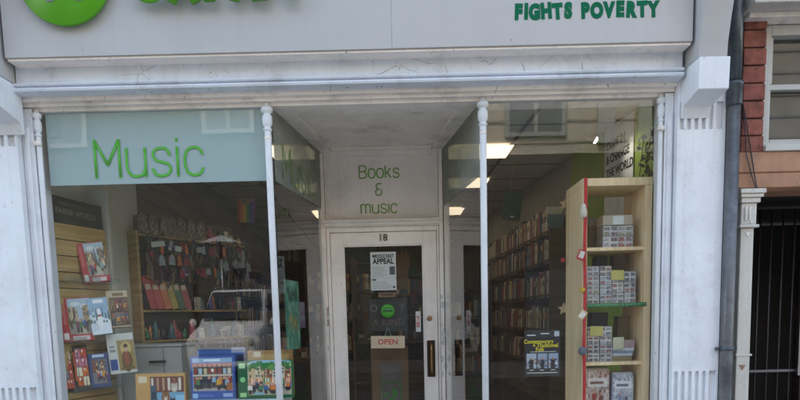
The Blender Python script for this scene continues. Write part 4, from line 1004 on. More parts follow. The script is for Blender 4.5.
# jigsaw boxes
CL = ['#b5352f', '#2d5c9a', '#d9a63a', '#e6dccb', '#3f7a4c', '#7a3a5c', '#1f2c44', '#d9772f', '#8fb0c4', '#5a4032']
def jig(kind, nx=56, ny=44):
    nx, ny = int(nx * 1.7), int(ny * 1.7)
    p = Pic(nx, ny, '#8a8072'); ch = rnd.choice
    def figs(n, u0, u1, v0, v1, h0, h1):
        for v in sorted([rnd.uniform(v0, v1) for _ in range(n)], reverse=True): fig(p, rnd.uniform(u0, u1), v, h0 + (h1 - h0) * (v1 - v) / max(.01, v1 - v0), ch(CL))
    def row(u0, u1, v0, v1, n, cols, win='#e6d9a8'):
        w = (u1 - u0) / n
        for k in range(n):
            t = v1 - rnd.uniform(0, .18) * (v1 - v0); p.rect(u0 + k * w, v0, u0 + (k + 1) * w, t, ch(cols))
            for a_ in range(2):
                for b_ in range(3):
                    q = v0 + (t - v0) * (.15 + .28 * b_); p.rect(u0 + k * w + w * (.2 + .4 * a_), q, u0 + k * w + w * (.38 + .4 * a_), q + (t - v0) * .15, ch([win, '#33383f', '#4d5a66']))
    if kind in ('paris', 'reddog'):
        p.rect(0, 0, 1, 1, '#ac1f2b'); L0 = .26
        p.rect(L0, .17, 1, .97, '#a9c2d4'); p.ell(.5, .85, .16, .05, '#dfe7ec'); p.ell(.8, .8, .14, .05, '#dfe7ec')
        row(L0, .56, .40, .80, 4, ['#b59f80', '#8c7f70', '#c9b79a', '#7a5f50']); row(.72, 1, .42, .86, 3, ['#a88f70', '#6f6a66', '#c2ab88'])
        p.rect(L0, .17, 1, .42, '#8f8a80'); p.rect(.5, .17, .78, .4, '#b9b2a2'); p.speck(L0, .38, 1, .46, ['#3f6a38', '#5b8048', '#2f4d2c'], 14, .05)
        if kind == 'paris':
            for k in range(12): p.rect(.62 - .06 * (1 - k / 12), .42 + k * .035, .62 + .06 * (1 - k / 12), .46 + k * .035, '#4e4a48' if k % 2 else '#6b6560')
        figs(9, L0 + .04, .96, .18, .34, .20, .32)
        p.rect(.05, .06, .20, .20, '#e5dfd8'); p.rect(.32, .04, .86, .11, '#dcc9c4'); p.rect(.08, .4, .16, .9, '#c25a5e')
    elif kind == 'snow':
        p.rect(0, 0, 1, 1, '#8fb3cf'); p.ell(.5, .1, .8, .35, '#e2e9ee'); p.ell(.15, .3, .35, .2, '#cfdbe4')
        for k in range(7):
            u = .06 + k * .15; h = rnd.uniform(.3, .5)
            for q in range(6): p.rect(u - .05 * (1 - q / 6), .32 + h * q / 6, u + .05 * (1 - q / 6), .32 + h * (q + 1) / 6, ch(['#3c5a58', '#56757a', '#dbe5ea']))
        p.ell(.5, .36, .13, .19, '#eef1f3'); p.ell(.5, .6, .09, .11, '#f2f4f5'); p.rect(.42, .49, .58, .53, '#a03030'); p.rect(.3, .86, .8, .94, '#e9eef2')
    elif kind == 'hall':
        p.rect(0, 0, 1, 1, '#bfae92'); p.rect(.12, .05, .98, .80, '#3d2f29')
        for r_ in range(2):
            for c_ in range(4):
                u, v = .15 + c_ * .205, .09 + r_ * .36; p.rect(u, v, u + .18, v + .31, ch(['#7a4a38', '#8c6d4a', '#4f5a6c', '#6c3434', '#a08a62'])); figs(3, u + .03, u + .15, v, v + .04, .15, .2); p.rect(u + .05, v + .22, u + .13, v + .28, ch(CL))
        p.rect(.3, .86, .8, .93, '#6f5a44')
    elif kind == 'comic':
        p.rect(0, 0, 1, 1, '#15141b')
        for r_ in range(4):
            for c_ in range(2):
                u, v = .15 + c_ * .39, .08 + r_ * .215; p.rect(u, v, u + .36, v + .19, ch(['#e0a53a', '#c8432f', '#efe0c0', '#5a8fb2', '#d9651f', '#c97a92'])); fig(p, u + rnd.uniform(.1, .26), v, .18, ch(CL)); p.ell(u + rnd.uniform(.08, .3), v + .14, .06, .03, '#f4efe4')
        p.rect(.02, .2, .11, .85, '#c4522c')
    elif kind == 'bluebox':
        p.rect(0, 0, 1, 1, '#29477a'); p.rect(.14, .12, .9, .85, '#56606c'); row(.14, .9, .4, .83, 5, ['#8c5a48', '#4a5668', '#a58c6a', '#6c7480']); p.rect(.14, .12, .9, .42, '#77757a'); figs(11, .18, .86, .13, .3, .22, .3); p.rect(.2, .89, .8, .95, '#c5cfe0')
    elif kind == 'saint':
        p.rect(0, 0, 1, 1, '#d3d4ce'); p.rect(.36, .08, .98, .82, '#a08a58'); p.ell(.67, .62, .2, .16, '#cdb877'); p.ell(.67, .30, .19, .27, '#6a5536'); p.ell(.67, .36, .1, .2, '#9a5a44'); p.ell(.67, .61, .075, .09, '#cba88a'); p.ell(.67, .68, .085, .05, '#4c3826'); p.rect(.42, .1, .92, .14, '#7a6438'); p.rect(.05, .1, .3, .36, '#2d4f8f'); p.rect(.08, .55, .28, .6, '#8d8f8c'); p.rect(.08, .66, .26, .69, '#8d8f8c')
    elif kind == 'cats':
        p.rect(0, 0, 1, 1, '#c69a5e'); p.rect(.30, .0, .97, .93, '#6fa3bf'); p.rect(.30, .62, .97, .93, '#6b3f36')
        for k in range(6): p.rect(.32 + k * .11, .66, .36 + k * .11, .9, ch(['#d8cfc0', '#8f5a4a', '#3c2a2a', '#b08a6a']))
        for k in range(5): p.rect(.30 + k * .022, .0, .40 + k * .02, .75 - k * .13, '#2b3c4a' if k % 2 else '#3f586a')
        for (u, v, r_, c) in ((.60, .52, .085, '#8a5a3c'), (.78, .70, .07, '#bdb3a6'), (.58, .25, .10, '#a8764c'), (.74, .42, .06, '#3a3436')):
            p.ell(u, v, r_, r_ * 1.15, c)
            for s_ in (-1, 1): p.ell(u + s_ * r_ * .6, v + r_ * 1.0, r_ * .28, r_ * .5, c); p.ell(u + s_ * r_ * .35, v + .01, r_ * .13, r_ * .16, '#e8e2b8')
            p.ell(u, v - r_ * .4, r_ * .4, r_ * .35, '#e3d6c4')
        p.rect(.80, .0, .97, .55, '#8fc3dc'); p.rect(.06, .82, .22, .94, '#e1cfae')
    elif kind == 'station':
        p.rect(0, 0, 1, 1, '#3558a0'); p.rect(.05, .19, .93, .80, '#8fa0ac'); p.rect(.05, .74, .93, .82, '#b9796c'); p.rect(.05, .84, .93, .93, '#93b5cf')
        for k in range(8):
            u = .07 + k * .108; p.rect(u, .24, u + .085, .74, ch(['#4a423f', '#3a4148', '#67574c', '#574a52'])); p.rect(u + .01, .58, u + .075, .70, ch(['#c9b98e', '#a8bcc8', '#d7cdb8', '#8d4438'])); p.rect(u + .012, .44, u + .073, .50, ch(CL))
            p.rect(u + .086, .2, u + .098, .8, '#2a2c30')
        p.rect(.05, .53, .93, .56, '#d3c6b4'); p.rect(.05, .19, .93, .25, '#a3a19c'); figs(15, .08, .9, .195, .30, .24, .30); p.ell(.49, .66, .03, .04, '#f1ead8'); p.rect(.80, .2, .92, .36, '#a4623a')
        p.rect(.03, .03, .14, .13, '#9fc2e6'); p.rect(.72, .05, .92, .12, '#9eb6dc'); p.rect(.15, .07, .5, .10, '#5676b6'); p.rect(.3, .87, .66, .905, '#e9eff5')
    elif kind == 'market':
        p.rect(0, 0, 1, 1, '#155c38'); p.rect(.19, .1, .98, .93, '#b9c9a4'); p.ell(.6, .92, .4, .1, '#9cc3d6'); row(.2, .97, .52, .84, 7, ['#c9a880', '#d8c9a8', '#a86a4c', '#8f9a8a', '#e0d4bc'])
        p.speck(.2, .78, .97, .92, ['#3f7a3c', '#5d9448', '#2f5c30'], 16, .07); p.rect(.19, .1, .98, .5, '#a9a48c')
        for k in range(6):
            u = .22 + k * .128; c = ch(['#c33a30', '#2f6ca8', '#d9b23a', '#3f8a4c', '#d9772f'])
            p.rect(u, .36, u + .11, .52, c); p.rect(u + .03, .36, u + .05, .52, '#efe6d2'); p.rect(u + .075, .36, u + .09, .52, '#efe6d2'); p.rect(u, .25, u + .11, .36, '#5a4632'); p.speck(u, .28, u + .11, .35, CL, 7, .022)
        figs(22, .22, .95, .11, .30, .20, .28); p.rect(.3, .11, .48, .16, '#7fb0b8')
        p.rect(.03, .80, .14, .92, '#bfe0a8'); p.ell(.09, .5, .05, .07, '#8fd08c'); p.rect(.04, .05, .15, .15, '#a5d48c'); p.rect(.25, .85, .6, .92, '#1d7a3c')
    elif kind == 'plain':
        p.rect(0, 0, 1, 1, '#a77f4b'); p.rect(.1, .55, .9, .9, '#c7a266'); p.rect(.15, .86, .3, .96, '#e6d7b8')
    elif kind == 'darkblue':
        p.rect(0, 0, 1, 1, '#1d2c4d'); p.rect(0, .85, .95, .93, '#2e62a8'); p.rect(.7, .9, .95, .98, '#a9aebd')
    return p.noise(.14)
def jigsaw(kind, label, loc, w, h, rz, tilt=0, lean=-8, d=.05, body='#7a7468', nx=56, ny=44):
    t = thing('jigsaw_box', label, 'jigsaw box', loc, (R(lean), R(tilt), R(rz)), 'boxed jigsaw puzzles in the music window')
    MB().box(-w / 2, w / 2, .001, d, 0, h).build('box_body', plain('side_' + kind, body, .5, vary=.1), t, .002)
    picture('box_front', jig(kind, nx, ny), w, h, t)
    return t
def jp(kind, label, px0, px1, py0, py1, Y, rz, tilt=0, body='#7a7468', lean=-8, k=1.0, d=.05):
    a, b = at((px0 + px1) / 2, py1, Y), at((px0 + px1) / 2, py0, Y)
    h = (b.z - a.z); w = (px1 - px0) / 600 * (Y + DIST) / max(.3, math.cos(R(rz)) + math.sin(R(rz)) * (-a.x / (Y + DIST))) * k
    return jigsaw(kind, label, a, w, h, rz, tilt, lean, d, body)
jp('paris', 'red jigsaw box with a city picture alone on the upper slatwall', 85, 111, 241, 282, .34, 28, -8, '#a02430')
jp('reddog', 'large red jigsaw box with a street picture on the middle ledge', 64, 95, 297, 341, .20, 26, -3, '#a02430')
jp('snow', 'blue and white snowy jigsaw box between the red and brown boxes', 93, 113, 297, 334, .25, 26, -6, '#6b8daa')
jp('hall', 'beige jigsaw box with a dark crowded picture at the right of the middle ledge', 110, 131, 290, 327, .36, 22, -3, '#a99678')
jp('comic', 'narrow black and orange jigsaw box at the far left of the lower ledge', 66, 77, 347, 391, .18, 26, -5, '#2a211f')
jp('comic', 'black edged orange comic jigsaw box second on the lower ledge', 77, 92, 345, 388, .22, 26, -3, '#15141b')
jp('bluebox', 'small dark blue jigsaw box in the middle of the lower ledge', 92, 112, 353, 387, .26, 26, -3, '#2c4c7e')
jp('saint', 'white jigsaw box with a golden figure at the right of the lower ledge', 111, 138, 333, 373, .34, 22, -4, '#b9bab4')
for z, y0 in ((at(100, 341, .25).z, 0), (at(100, 389, .25).z, 0), (at(110, 282, .36).z, 0)):
    t = thing('acrylic_ledge', 'clear acrylic ledge on the left slatwall, ' + ('middle', 'lowest', 'topmost')[[0, 1, 2][len([o for o in C.objects if o.name.startswith('acrylic_ledge')])]], 'ledge', (A0.x, A0.y, z - .006), (0, 0, ang))
    MB().box(.01, LW - .01, -.10, -.001, 0, .004).build('tray', ACRYL, t); MB().box(.01, LW - .01, -.104, -.1005, 0, .035).build('lip', ACRYL, t)
# boxes standing at the front
jigsaw('cats', 'tan jigsaw box with a blue picture standing lowest at the left front', Vector((-1.440, .10, .905)), .296, .300, 0, 0, -4, body='#b98f58', nx=70, ny=60)
jigsaw('station', 'blue jigsaw box with a railway station picture at the front of the music window', Vector((-1.128, .13, 1.041)), .268, .262, 0, 0, -4, body='#3558a0', nx=80, ny=66)
jigsaw('market', 'green jigsaw box with a crowded market picture at the front of the music window', Vector((-.808, .10, 1.041)), .325, .228, 0, 0, -4, body='#155c38', nx=96, ny=64)
jigsaw('darkblue', 'dark blue jigsaw box standing behind the station puzzle', Vector((-1.100, .24, 1.041)), .305, .305, 0, 0, -2, body='#1d2c4d', nx=40, ny=30)
jigsaw('plain', 'brown jigsaw box standing behind the green market puzzle', Vector((-.800, .22, 1.041)), .275, .282, 0, 0, -2, body='#a77f4b', nx=40, ny=30)
t = thing('display_plinth', 'pale display plinth under the blue and green puzzle boxes', 'plinth', (-.98, .11, .66))
MB().box(-.30, .275, -.02, .30, 0, .36).build('plinth_body', PANELW, t, .003); MB().box(-.305, .28, -.03, .31, .361, .379).build('plinth_top', plain('pale_aqua_top', (.5, .62, .62), .4), t, .002)
t = thing('display_plinth', 'low plinth under the tan cat puzzle box', 'plinth', (-1.44, .10, .66))
MB().box(-.14, .14, -.02, .16, 0, .242).build('plinth_body', PANELW, t, .003)
# white cabinet with bar handle
cab = thing('white_cabinet', 'off white cabinet with a black bar handle behind the puzzle boxes', 'cabinet', (-1.66, .62, .60))
MB().box(-.26, .175, 0, .30, 0, .745).build('cabinet_body', plain('cabinet_white', (.46, .47, .43), .45, vary=.04), cab, .003)
MB().box(-.27, .185, -.012, .31, .746, .762).build('cabinet_top', plain('cabinet_white', (.46, .47, .43), .45), cab, .003)
ha, hb = at(149, 361, .59), at(165, 360, .59)
mb = MB(); mb.tube([(ha.x + 1.66, -.028, .645 - .0), (hb.x + 1.66, -.028, .645)], .008, 10); mb.box(ha.x + 1.66 + .005, ha.x + 1.66 + .017, -.026, -.001, .638, .652); mb.box(hb.x + 1.66 - .017, hb.x + 1.66 - .005, -.026, -.001, .638, .652)
mb.build('bar_handle', BRONZE, cab)
mb = MB(); mb.box(.05, .053, -.0015, -.0002, .02, .74); mb.build('panel_joint', DARK, cab)
# jewellery and gift shelving standing at an angle against the left wall
RA = math.atan2(.80, .53); RO = Vector((-1.90, 1.04)); RL = 1.02
def rp(s_, out, z):
    """point on the rack front: s_ along it, out towards the street"""
    return Vector((RO.x + math.cos(RA) * s_ + math.sin(RA) * out, RO.y + math.sin(RA) * s_ - math.cos(RA) * out, z))
rk = thing('stock_rack', 'wooden wall rack crowded with jewellery, bags and books on the left wall', 'rack', (RO.x, RO.y, .03), (0, 0, RA))
for z in (1.10, 1.33, 1.56, 2.12): MB().box(0, RL, 0, .16, z, z + .016).build('rack_shelf', CREAM_SLAT, rk, .002)
MB().box(-.0, RL, .161, .18, 0, 2.3).build('rack_back', BROWNW, rk)
MB().box(-.022, -.001, 0, .18, 0, 2.16).build('rack_side', CREAM_SLAT, rk, .002)
JC = [plain('bead_%d' % i, c, .3, metal=.3 if i < 3 else 0, vary=.5, scale=160) for i, c in enumerate(['#77777c', '#8a7440', '#1a1618', '#5a2f3c', '#2d4d58', '#9a9286', '#5a2820', '#22212a'])]
neck = []
for i in range(18):
    mb = MB(); N = 14; w = rnd.uniform(.005, .016); h = rnd.uniform(.05, .14)
    pts = [Vector((w * math.sin(2 * math.pi * k / N) * (1 if k < N / 2 else .7), .004 * math.sin(k), -h / 2 + h / 2 * math.cos(2 * math.pi * k / N))) for k in range(N + 1)]
    mb.tube(pts, rnd.uniform(.003, .006), 6, caps=False); r_ = rnd.uniform(.006, .014); mb.lathe([(.002, -h - r_ * 2), (r_, -h - r_), (r_ * .8, -h + .002), (.002, -h + .006)], n=8)
    o = mb.build('necklace', JC[i % 8]); neck.append(o.data); bpy.data.objects.remove(o)
for row, (zz, n) in enumerate(((2.135, 60), (2.03, 55), (1.93, 50), (1.34, 40))):
    for k in range(n):
        o = bpy.data.objects.new('necklace', rnd.choice(neck)); C.objects.link(o)
        sft = .30 if row == 9 else 0
        o.location = rp(.02 + (RL - .04) * (k + rnd.random() * .8) / n, .02 + rnd.uniform(0, .05), zz + .03 - rnd.random() * .05); o.rotation_euler = (0, R(rnd.uniform(-8, 8)), RA + R(rnd.uniform(-40, 40)))
        tag(o, 'beaded necklace hanging from the stock rack on the left wall', 'necklace', 'necklaces hanging on the left wall rack')
for i, (c, lab) in enumerate((('#a8302e', 'red'), ('#b8443a', 'brick red'), ('#c97033', 'orange'), ('#a8962f', 'mustard'), ('#3e6038', 'green'), ('#a4473d', 'coral'))):
    t = thing('tall_book', 'tall %s notebook leaning on the left wall rack' % lab, 'book', rp(.03 + i * .062, .05, 1.607), (R(-6), R(-11), RA + R(-20)))
    MB().box(0, .050, 0, .015, 0, .25 - .012 * i).build('cover', plain('note_' + c[1:], c, .5, vary=.12), t, .002); MB().box(.008, .042, -.001, -.0002, .15, .19).build('cover_label', CREAMC, t)
GO = []
for i, c in enumerate(['#7c6a5c', '#3a3c40', '#ae4f5a', '#c9c4b8', '#54757a', '#ba9a5a', '#e0d9cc', '#6f5f90', '#2f2f32', '#ab3f3a', '#4f8a5a', '#d98a4a']):
    mb = MB(); r = rnd.uniform(.016, .034); q = rnd.random()
    if i % 3 == 0: mb.prism([(-r, 0), (r, 0), (r, r * 2.2), (-r, r * 2.2)], -r * .6, r * .6, 'y')
    else: mb.lathe([(r * .5, 0), (r, .01), (r * rnd.uniform(.7, 1.1), r * 1.2), (r * .7, r * 2), (r * .35, r * 2.5), (r * .4, r * 2.8)], n=12)
    o = mb.build('ornament', plain('gift_%d' % i, c, .35, vary=.5, scale=60)); GO.append(o.data); bpy.data.objects.remove(o)
for zz, n, s0 in ((1.147, 34, 0), (1.377, 34, 0), (1.607, 22, .42), (2.167, 16, .45)):
    for k in range(n):
        o = bpy.data.objects.new('ornament', rnd.choice(GO)); C.objects.link(o)
        o.location = rp(s0 + (RL - s0) * (k + rnd.random() * .5) / n, rnd.uniform(-.12, -.02), zz); o.scale = (1, 1, rnd.uniform(.8, 1.8)); o.rotation_euler = (0, 0, rnd.uniform(0, 3))
        tag(o, 'small dark ornament on the left wall rack', 'ornament', 'small ornaments on the left wall rack')
for k in range(7):
    t = thing('patterned_bag', 'brown patterned gift bag along the top of the left wall rack', 'bag', rp(.05 + k * .085, .0, 2.167), (0, R(rnd.uniform(-6, 6)), RA + R(-25)), 'patterned bags on top of the left rack')
    p = Pic(14, 18, '#8c7c6a'); p.speck(0, 0, 1, 1, ['#5c4a3e', '#b8a890', '#77604e', '#3f332c'], 30, .1)
    MB().prism([(-.038, 0), (.038, 0), (.03, .13), (.0, .16), (-.03, .13)], .002, .03, 'y').build('bag_body', plain('bag_brown', (.2, .15, .11), .7), t); picture('bag_print', p, .058, .12, t, (0, .0005, 0))
for k in range(44):
    t_ = rnd.uniform(.03, .97); h_ = rnd.uniform(.03, .085); w_ = rnd.uniform(.012, .03)
    if 'po' not in globals(): po = []
    if len(po) < 10:
        mb = MB(); mb.prism([(-w_, -h_), (w_, -h_), (w_ * .8, -h_ * .25), (.003, 0), (-.003, 0), (-w_ * .8, -h_ * .25)], -.004, .004, 'y')
        o = mb.build('hanging_pouch', plain('pouch_%d' % len(po), rnd.choice(['#8c2f3a', '#b08a4a', '#d8d0c0', '#2f5f6a', '#53345f', '#c96a3a', '#3f3f46', '#9aa5ae']), .6, vary=.4, scale=90), None, .001); po.append(o.data); bpy.data.objects.remove(o)
    o = bpy.data.objects.new('hanging_pouch', rnd.choice(po)); C.objects.link(o); o.location = rp(t_ * RL, .085 + .01 * rnd.random(), rnd.choice([2.12, 2.02, 1.93]) + rnd.uniform(-.02, .02)); o.rotation_euler = (0, R(rnd.uniform(-6, 6)), RA + rnd.uniform(-.4, .4))
    tag(o, 'small coloured pouch hanging among the necklaces on the left wall rack', 'pouch', 'small pouches hanging on the left wall rack')
for k, (q, z_) in enumerate(((.10, 2.07), (.24, 2.05))):
    t = thing('price_card', 'small white price card pinned on the jewellery rack, ' + ('left', 'right')[k], 'card', rp(q, .09, z_), (0, R(-8 + 14 * k), RA - .3)); MB().box(-.05, .05, 0, .002, 0, .04).build('card', PAPER, t)
# deeper shelving on the left, seen past the rack
bookcase('bookcase', 'long dark shelving behind the jewellery rack on the left wall', (-1.66, 2.6), (-1.66, 6.0), R(90), [.45, .8, 1.12, 1.45, 1.78, 2.1], .22)
for z in (1.12, 1.45, 1.78): shelf_of_books((-1.67, 2.55), (-1.67, 5.9), z, R(90), 'dim book in the long shelving on the left wall', 'books in the left wall shelving')
tb = thing('display_table', 'long low display table of small goods deep behind the music window', 'table', (-1.15, 2.6, .03))
MB().box(-.35, .35, 0, 1.6, 1.06, 1.09).build('tabletop', OAKDK, tb, .003)
for sx in (-.32, .32):
    for yy in (.04, 1.55): MB().box(sx - .025, sx + .025, yy - .025, yy + .025, 0, 1.059).build('leg', OAKDK, tb, .002)
for k in range(46):
    o = bpy.data.objects.new('ornament', rnd.choice(GO)); C.objects.link(o)
    o.location = (-1.47 + (k % 6) * .125 + rnd.uniform(-.02, .02), 2.66 + (k // 6) * .2, 1.1215); o.scale = (1, 1, rnd.uniform(.7, 1.3))
    tag(o, 'small dark ornament on the deep display table', 'ornament', 'small ornaments on the display table')
finish_books(270)
# rainbow bunting card
t = thing('rainbow_flag', 'small striped rainbow flag with chevron hanging behind the music window', 'flag', (-1.46, 2.5, 2.46), (0, R(4), 0))
cols = ['#b5402a', '#d97a2c', '#d9b23a', '#3f8a4c', '#3a5aa8', '#7a3f90']
for i, c in enumerate(cols):
    MB().box(-.085 + i * .0283, -.085 + (i + 1) * .0283 - .0006, 0, .003, 0, .23).build('stripe', plain('flag_' + c[1:], c, .8), t)
MB().prism([(-.085, .231), (.085, .231), (0, .155)], -.002, -.0005, 'y').build('chevron', plain('flag_tan', (.30, .20, .12), .8), t)
# green strip posters on the left return glass
def on_return(s, z, off=-.02):
    """point on the left return, s from 0 (street) to 1"""
    return Vector((ML + .006 + (BL - ML - .006) * s + off, .03 + .93 * s, z))
ra = math.atan2(.93, BL - ML - .006)
t = thing('window_banner', 'tall pale green banner hanging inside the left side pane', 'banner', on_return(.22, 1.32, -.03), (0, 0, ra))
p = Pic(20, 60, '#4f8f76'); p.speck(0, 0, 1, 1, ['#3a7a62', '#69a68c', '#8fb9a0'], 40, .08); p.speck(.2, .72, .8, .85, ['#1b3a2c', '#24513c'], 14, .05); p.speck(.2, .3, .8, .5, ['#9a8f5c', '#b5a76e'], 12, .06)
picture('print', p, .25, .43, t, (.1, -.003, 0))
MB().box(-.025, .225, 0, .004, 0, .43).build('banner_card', plain('banner_back', (.08, .2, .14), .7), t)
t = thing('price_list', 'small purple and white leaflet inside the left side pane', 'leaflet', on_return(.52, 1.45, -.03), (0, 0, ra))
p = Pic(12, 24, '#7a6678'); p.rect(0, .65, 1, 1, '#8d8493'); p.rect(0, .3, 1, .5, '#938a99'); picture('print', p, .13, .17, t)

# ================================================================== ACROSS THE STREET (seen reflected in the panes)
FY = -12.0
ob2 = thing('opposite_building', 'dull grey brick building with dark frontage across the street, mirrored in the music window', 'building', (0, FY, .3))
op = thing('opposite_building', 'cream banded building with white sash windows across the street', 'building', (0, FY, .3))
CREAMB = plain('cream_render', (.60, .535, .43), .8, vary=.1, scale=2, bump=.3)
BROWNB = plain('brown_band', (.42, .35, .27), .8, vary=.15, scale=2)
def ob(name, x0, x1, y0, y1, z0, z1, m, bev=0, par=None): return MB().box(x0, x1, y0 - FY, y1 - FY, z0 - .3, z1 - .3).build(name, m, par or op, bev)
ob('wall', -.6, 14, FY - .5, FY, 5.501, 9.4, CREAMB); ob('wall', -14, -.61, FY - .5, FY, .3, 8.6, plain('dull_grey_brick', (.075, .08, .07), .85, vary=.25, scale=6), 0, ob2); ob('ground_storey', -.6, 14, FY - .5, FY, .3, 5.50, plain('shadow_toned_brick', (.06, .048, .038), .85, vary=.25, scale=6))  # lower facade darkened in colour to stand for the shop's shadow across it
for k in range(7): ob('band', -.6, 14, FY + .001, FY + .035, 5.75 + k * .52, 5.80 + k * .52, BROWNB)
WW = plain('white_sash_paint', (.36, .37, .36), .5)
DG = plain('dark_reflect_glass', (.10, .11, .12), .15)
for (x0, x1, z0, z1) in ((2.75, 4.28, 5.9, 7.4), (-4.75, -3.45, 6.15, 7.5), (7.4, 8.9, 5.9, 7.4), (-9, -7.6, 5.9, 7.4), (-2.6, -1.3, 5.9, 7.4)):
    w = ob('window', x0, x1, FY + .04, FY + .12, z0, z1, WW, .01, op if x0 > 0 else ob2)
    ob('window_glass', x0 + .12, (x0 + x1) / 2 - .05, FY + .121, FY + .13, z0 + .12, z1 - .12, DG, 0, w); ob('window_glass', (x0 + x1) / 2 + .05, x1 - .12, FY + .121, FY + .13, z0 + .12, z1 - .12, DG, 0, w)
for x0 in (5.05, 6.05): ob('pilaster_strip', x0, x0 + .42, FY + .06, FY + .15, 5.7, 7.6, plain('pale_strip', (.5, .5, .46), .7))
for k in range(6):
    x0 = -12 + k * 3.8
    sf = ob('shopfront', x0, x0 + 3.0, FY + .06, FY + .14, .32, 2.9, plain('dark_shopfront', (.06, .06, .065), .4), 0, op if x0 > -1 else ob2)
    ob('shopfront_glass', x0 + .15, x0 + 2.85, FY + .141, FY + .15, .9, 2.6, DG, 0, sf)
# parked people carrier: silver, facing the shop
car = thing('parked_car', 'silver people carrier with roof rails parked across the street, reflected in the music window', 'car', (-3.45, -9.9, .30)); car.scale = (.86, .86, 1.0)
SILV = plain('silver_car_paint', (.80, .82, .84), .3, 0, vary=.03)
secs = [  # y (towards shop +), half width low, half width high, bottom, top
    (-2.1, .70, .62, .35, 1.1), (-1.9, .84, .66, .25, 1.72), (-.8, .88, .70, .22, 1.93), (.35, .88, .68, .22, 1.90), (1.15, .88, .78, .22, 1.18), (1.9, .84, .74, .25, 1.02), (2.1, .70, .62, .35, .80)]
vs, fs = [], []
for (y, a, b, z0, z1) in secs:
    zm = z0 + (min(z1, 1.15) - z0) * .75
    vs += [(-a * .94, y, z0), (-a, y, (z0 + zm) / 2), (-a, y, zm), (-b, y, z1 - .05), (-b * .85, y, z1), (b * .85, y, z1), (b, y, z1 - .05), (a, y, zm), (a, y, (z0 + zm) / 2), (a * .94, y, z0)]
for i in range(len(secs) - 1):
    for k in range(10): fs.append((i * 10 + k, i * 10 + (k + 1) % 10, (i + 1) * 10 + (k + 1) % 10, (i + 1) * 10 + k))
fs += [tuple(range(9, -1, -1)), tuple((len(secs) - 1) * 10 + k for k in range(10))]
body = MB().add(vs, fs, 0, True).build('body', SILV, car, .02)
CG = plain('car_glass', (.03, .04, .05), .08)
MB().add([(-.60, .45, 1.82), (.60, .45, 1.82), (.72, 1.13, 1.245), (-.72, 1.13, 1.245)], [(0, 1, 2, 3)]).build('windscreen', CG, car, loc=(0, .03, .03))
for s in (-1, 1):
    MB().add([(s * .895, .9, 1.2), (s * .72, .3, 1.80), (s * .74, -1.7, 1.80), (s * .90, -1.8, 1.2)], [(0, 1, 2, 3)]).build('side_window', CG, car)
    MB().tube([(s * .6, -1.6, 1.92), (s * .6, -1.4, 1.985), (s * .6, .1, 1.985), (s * .6, .3, 1.93)], .018, 8).build('roof_rail', STEEL, car)
    MB().lathe([(.02, .0), (.11, -.02), (.12, .02), (.02, .05)], (s * .62, 2.06, .80), 16, axis='y').build('headlight', PAPER, car)
    MB().lathe([(.02, -.02), (.07, -.03), (.09, .03), (.03, .06)], (s * .98, .95, 1.2), 12, axis='y').build('mirror', SILV, car)
    for yy in (-1.35, 1.35):
        w = MB().lathe([(.20, -.10), (.32, -.10), (.335, -.06), (.335, .06), (.32, .10), (.20, .10)], (s * .82, yy, .325), 28, axis='x').build('wheel', plain('tyre', (.02, .02, .02), .8), car)
        MB().lathe([(.02, -.11), (.19, -.105), (.19, .105), (.02, .11)], (s * .82, yy, .325), 20, axis='x').build('rim', STEEL, w)
MB().box(-.5, .5, 2.06, 2.12, .45, .68).build('grille', DARK, car, .01)
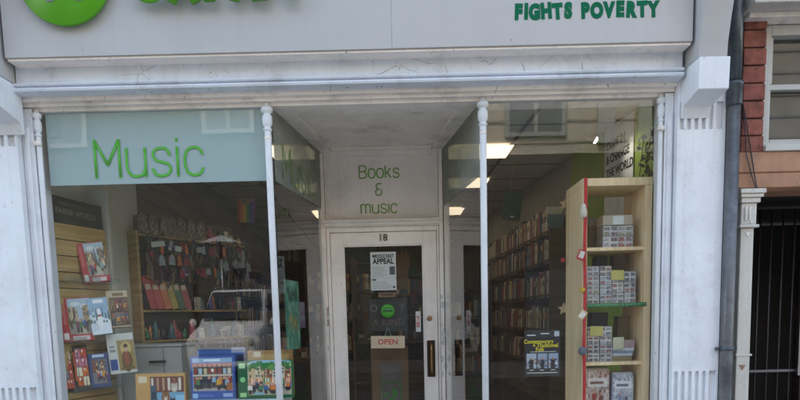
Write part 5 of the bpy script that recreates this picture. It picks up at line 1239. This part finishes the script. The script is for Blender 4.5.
# white parasol
pr = thing('parasol', 'white open parasol across the street above the parked car', 'parasol', (-4.15, -10.9, .30))
mb = MB(); N = 8; vs = [(0, 0, 3.25)] + [(.58 * math.cos(2 * math.pi * k / N), .58 * math.sin(2 * math.pi * k / N), 3.03) for k in range(N)]
mb.add(vs, [(0, k + 1, (k + 1) % N + 1) for k in range(N)]); mb.build('canopy', plain('white_canvas', (.5, .52, .52), .8), pr); MB().tube([(0, 0, 0), (0, 0, 3.24)], .03, 8).build('pole', STEEL, pr)

# ================================================================== LIGHT, SKY, CAMERA
w = bpy.data.worlds.new('World'); sc.world = w; w.use_nodes = True
N, L = w.node_tree.nodes, w.node_tree.links
sky = N.new('ShaderNodeTexSky'); sky.sky_type = 'NISHITA'; sky.sun_disc = False
SE, SA = 47, 338                         # elevation; azimuth measured from +Y clockwise
sky.sun_elevation = R(SE); sky.sun_rotation = R(SA); sky.air_density = 1.0; sky.dust_density = 1.5; sky.ozone_density = 1.0
bg = N['Background']; bg.inputs[1].default_value = 1.0
tn = N.new('ShaderNodeMix'); tn.data_type = 'RGBA'; tn.blend_type = 'MULTIPLY'; tn.inputs[0].default_value = 1     # thin warm haze
tn.inputs[7].default_value = (1, .905, .775, 1); L.new(sky.outputs[0], tn.inputs[6]); L.new(tn.outputs[2], bg.inputs[0])
su = bpy.data.lights.new('sun', 'SUN'); su.energy = 7.5; su.angle = R(3); su.color = (1, .93, .83)
so = bpy.data.objects.new('sun', su); C.objects.link(so)
d = Vector((math.sin(R(SA)) * math.cos(R(SE)), math.cos(R(SA)) * math.cos(R(SE)), math.sin(R(SE))))
so.rotation_euler = (-d).to_track_quat('-Z', 'Y').to_euler(); so.location = d * 20

cam = bpy.data.cameras.new('camera'); co = bpy.data.objects.new('camera', cam); C.objects.link(co)
co.location = (0, -DIST, CZ)
co.rotation_euler = (Matrix.Rotation(R(90) + PITCH, 3, 'X') @ Matrix.Rotation(-ROLL, 3, 'Z')).to_euler()
cam.sensor_width = 36; cam.lens = 36 * F / 800; cam.shift_y = (PPY - 200) / 800; cam.clip_start = .05; cam.clip_end = 500
sc.camera = co
sc.view_settings.view_transform = 'Standard'; sc.view_settings.look = 'None'; sc.view_settings.exposure = 0; sc.view_settings.gamma = 1
sc.cycles.max_bounces = 10; sc.cycles.transparent_max_bounces = 16; sc.cycles.diffuse_bounces = 5
sc.cycles.caustics_reflective = False; sc.cycles.sample_clamp_indirect = 4
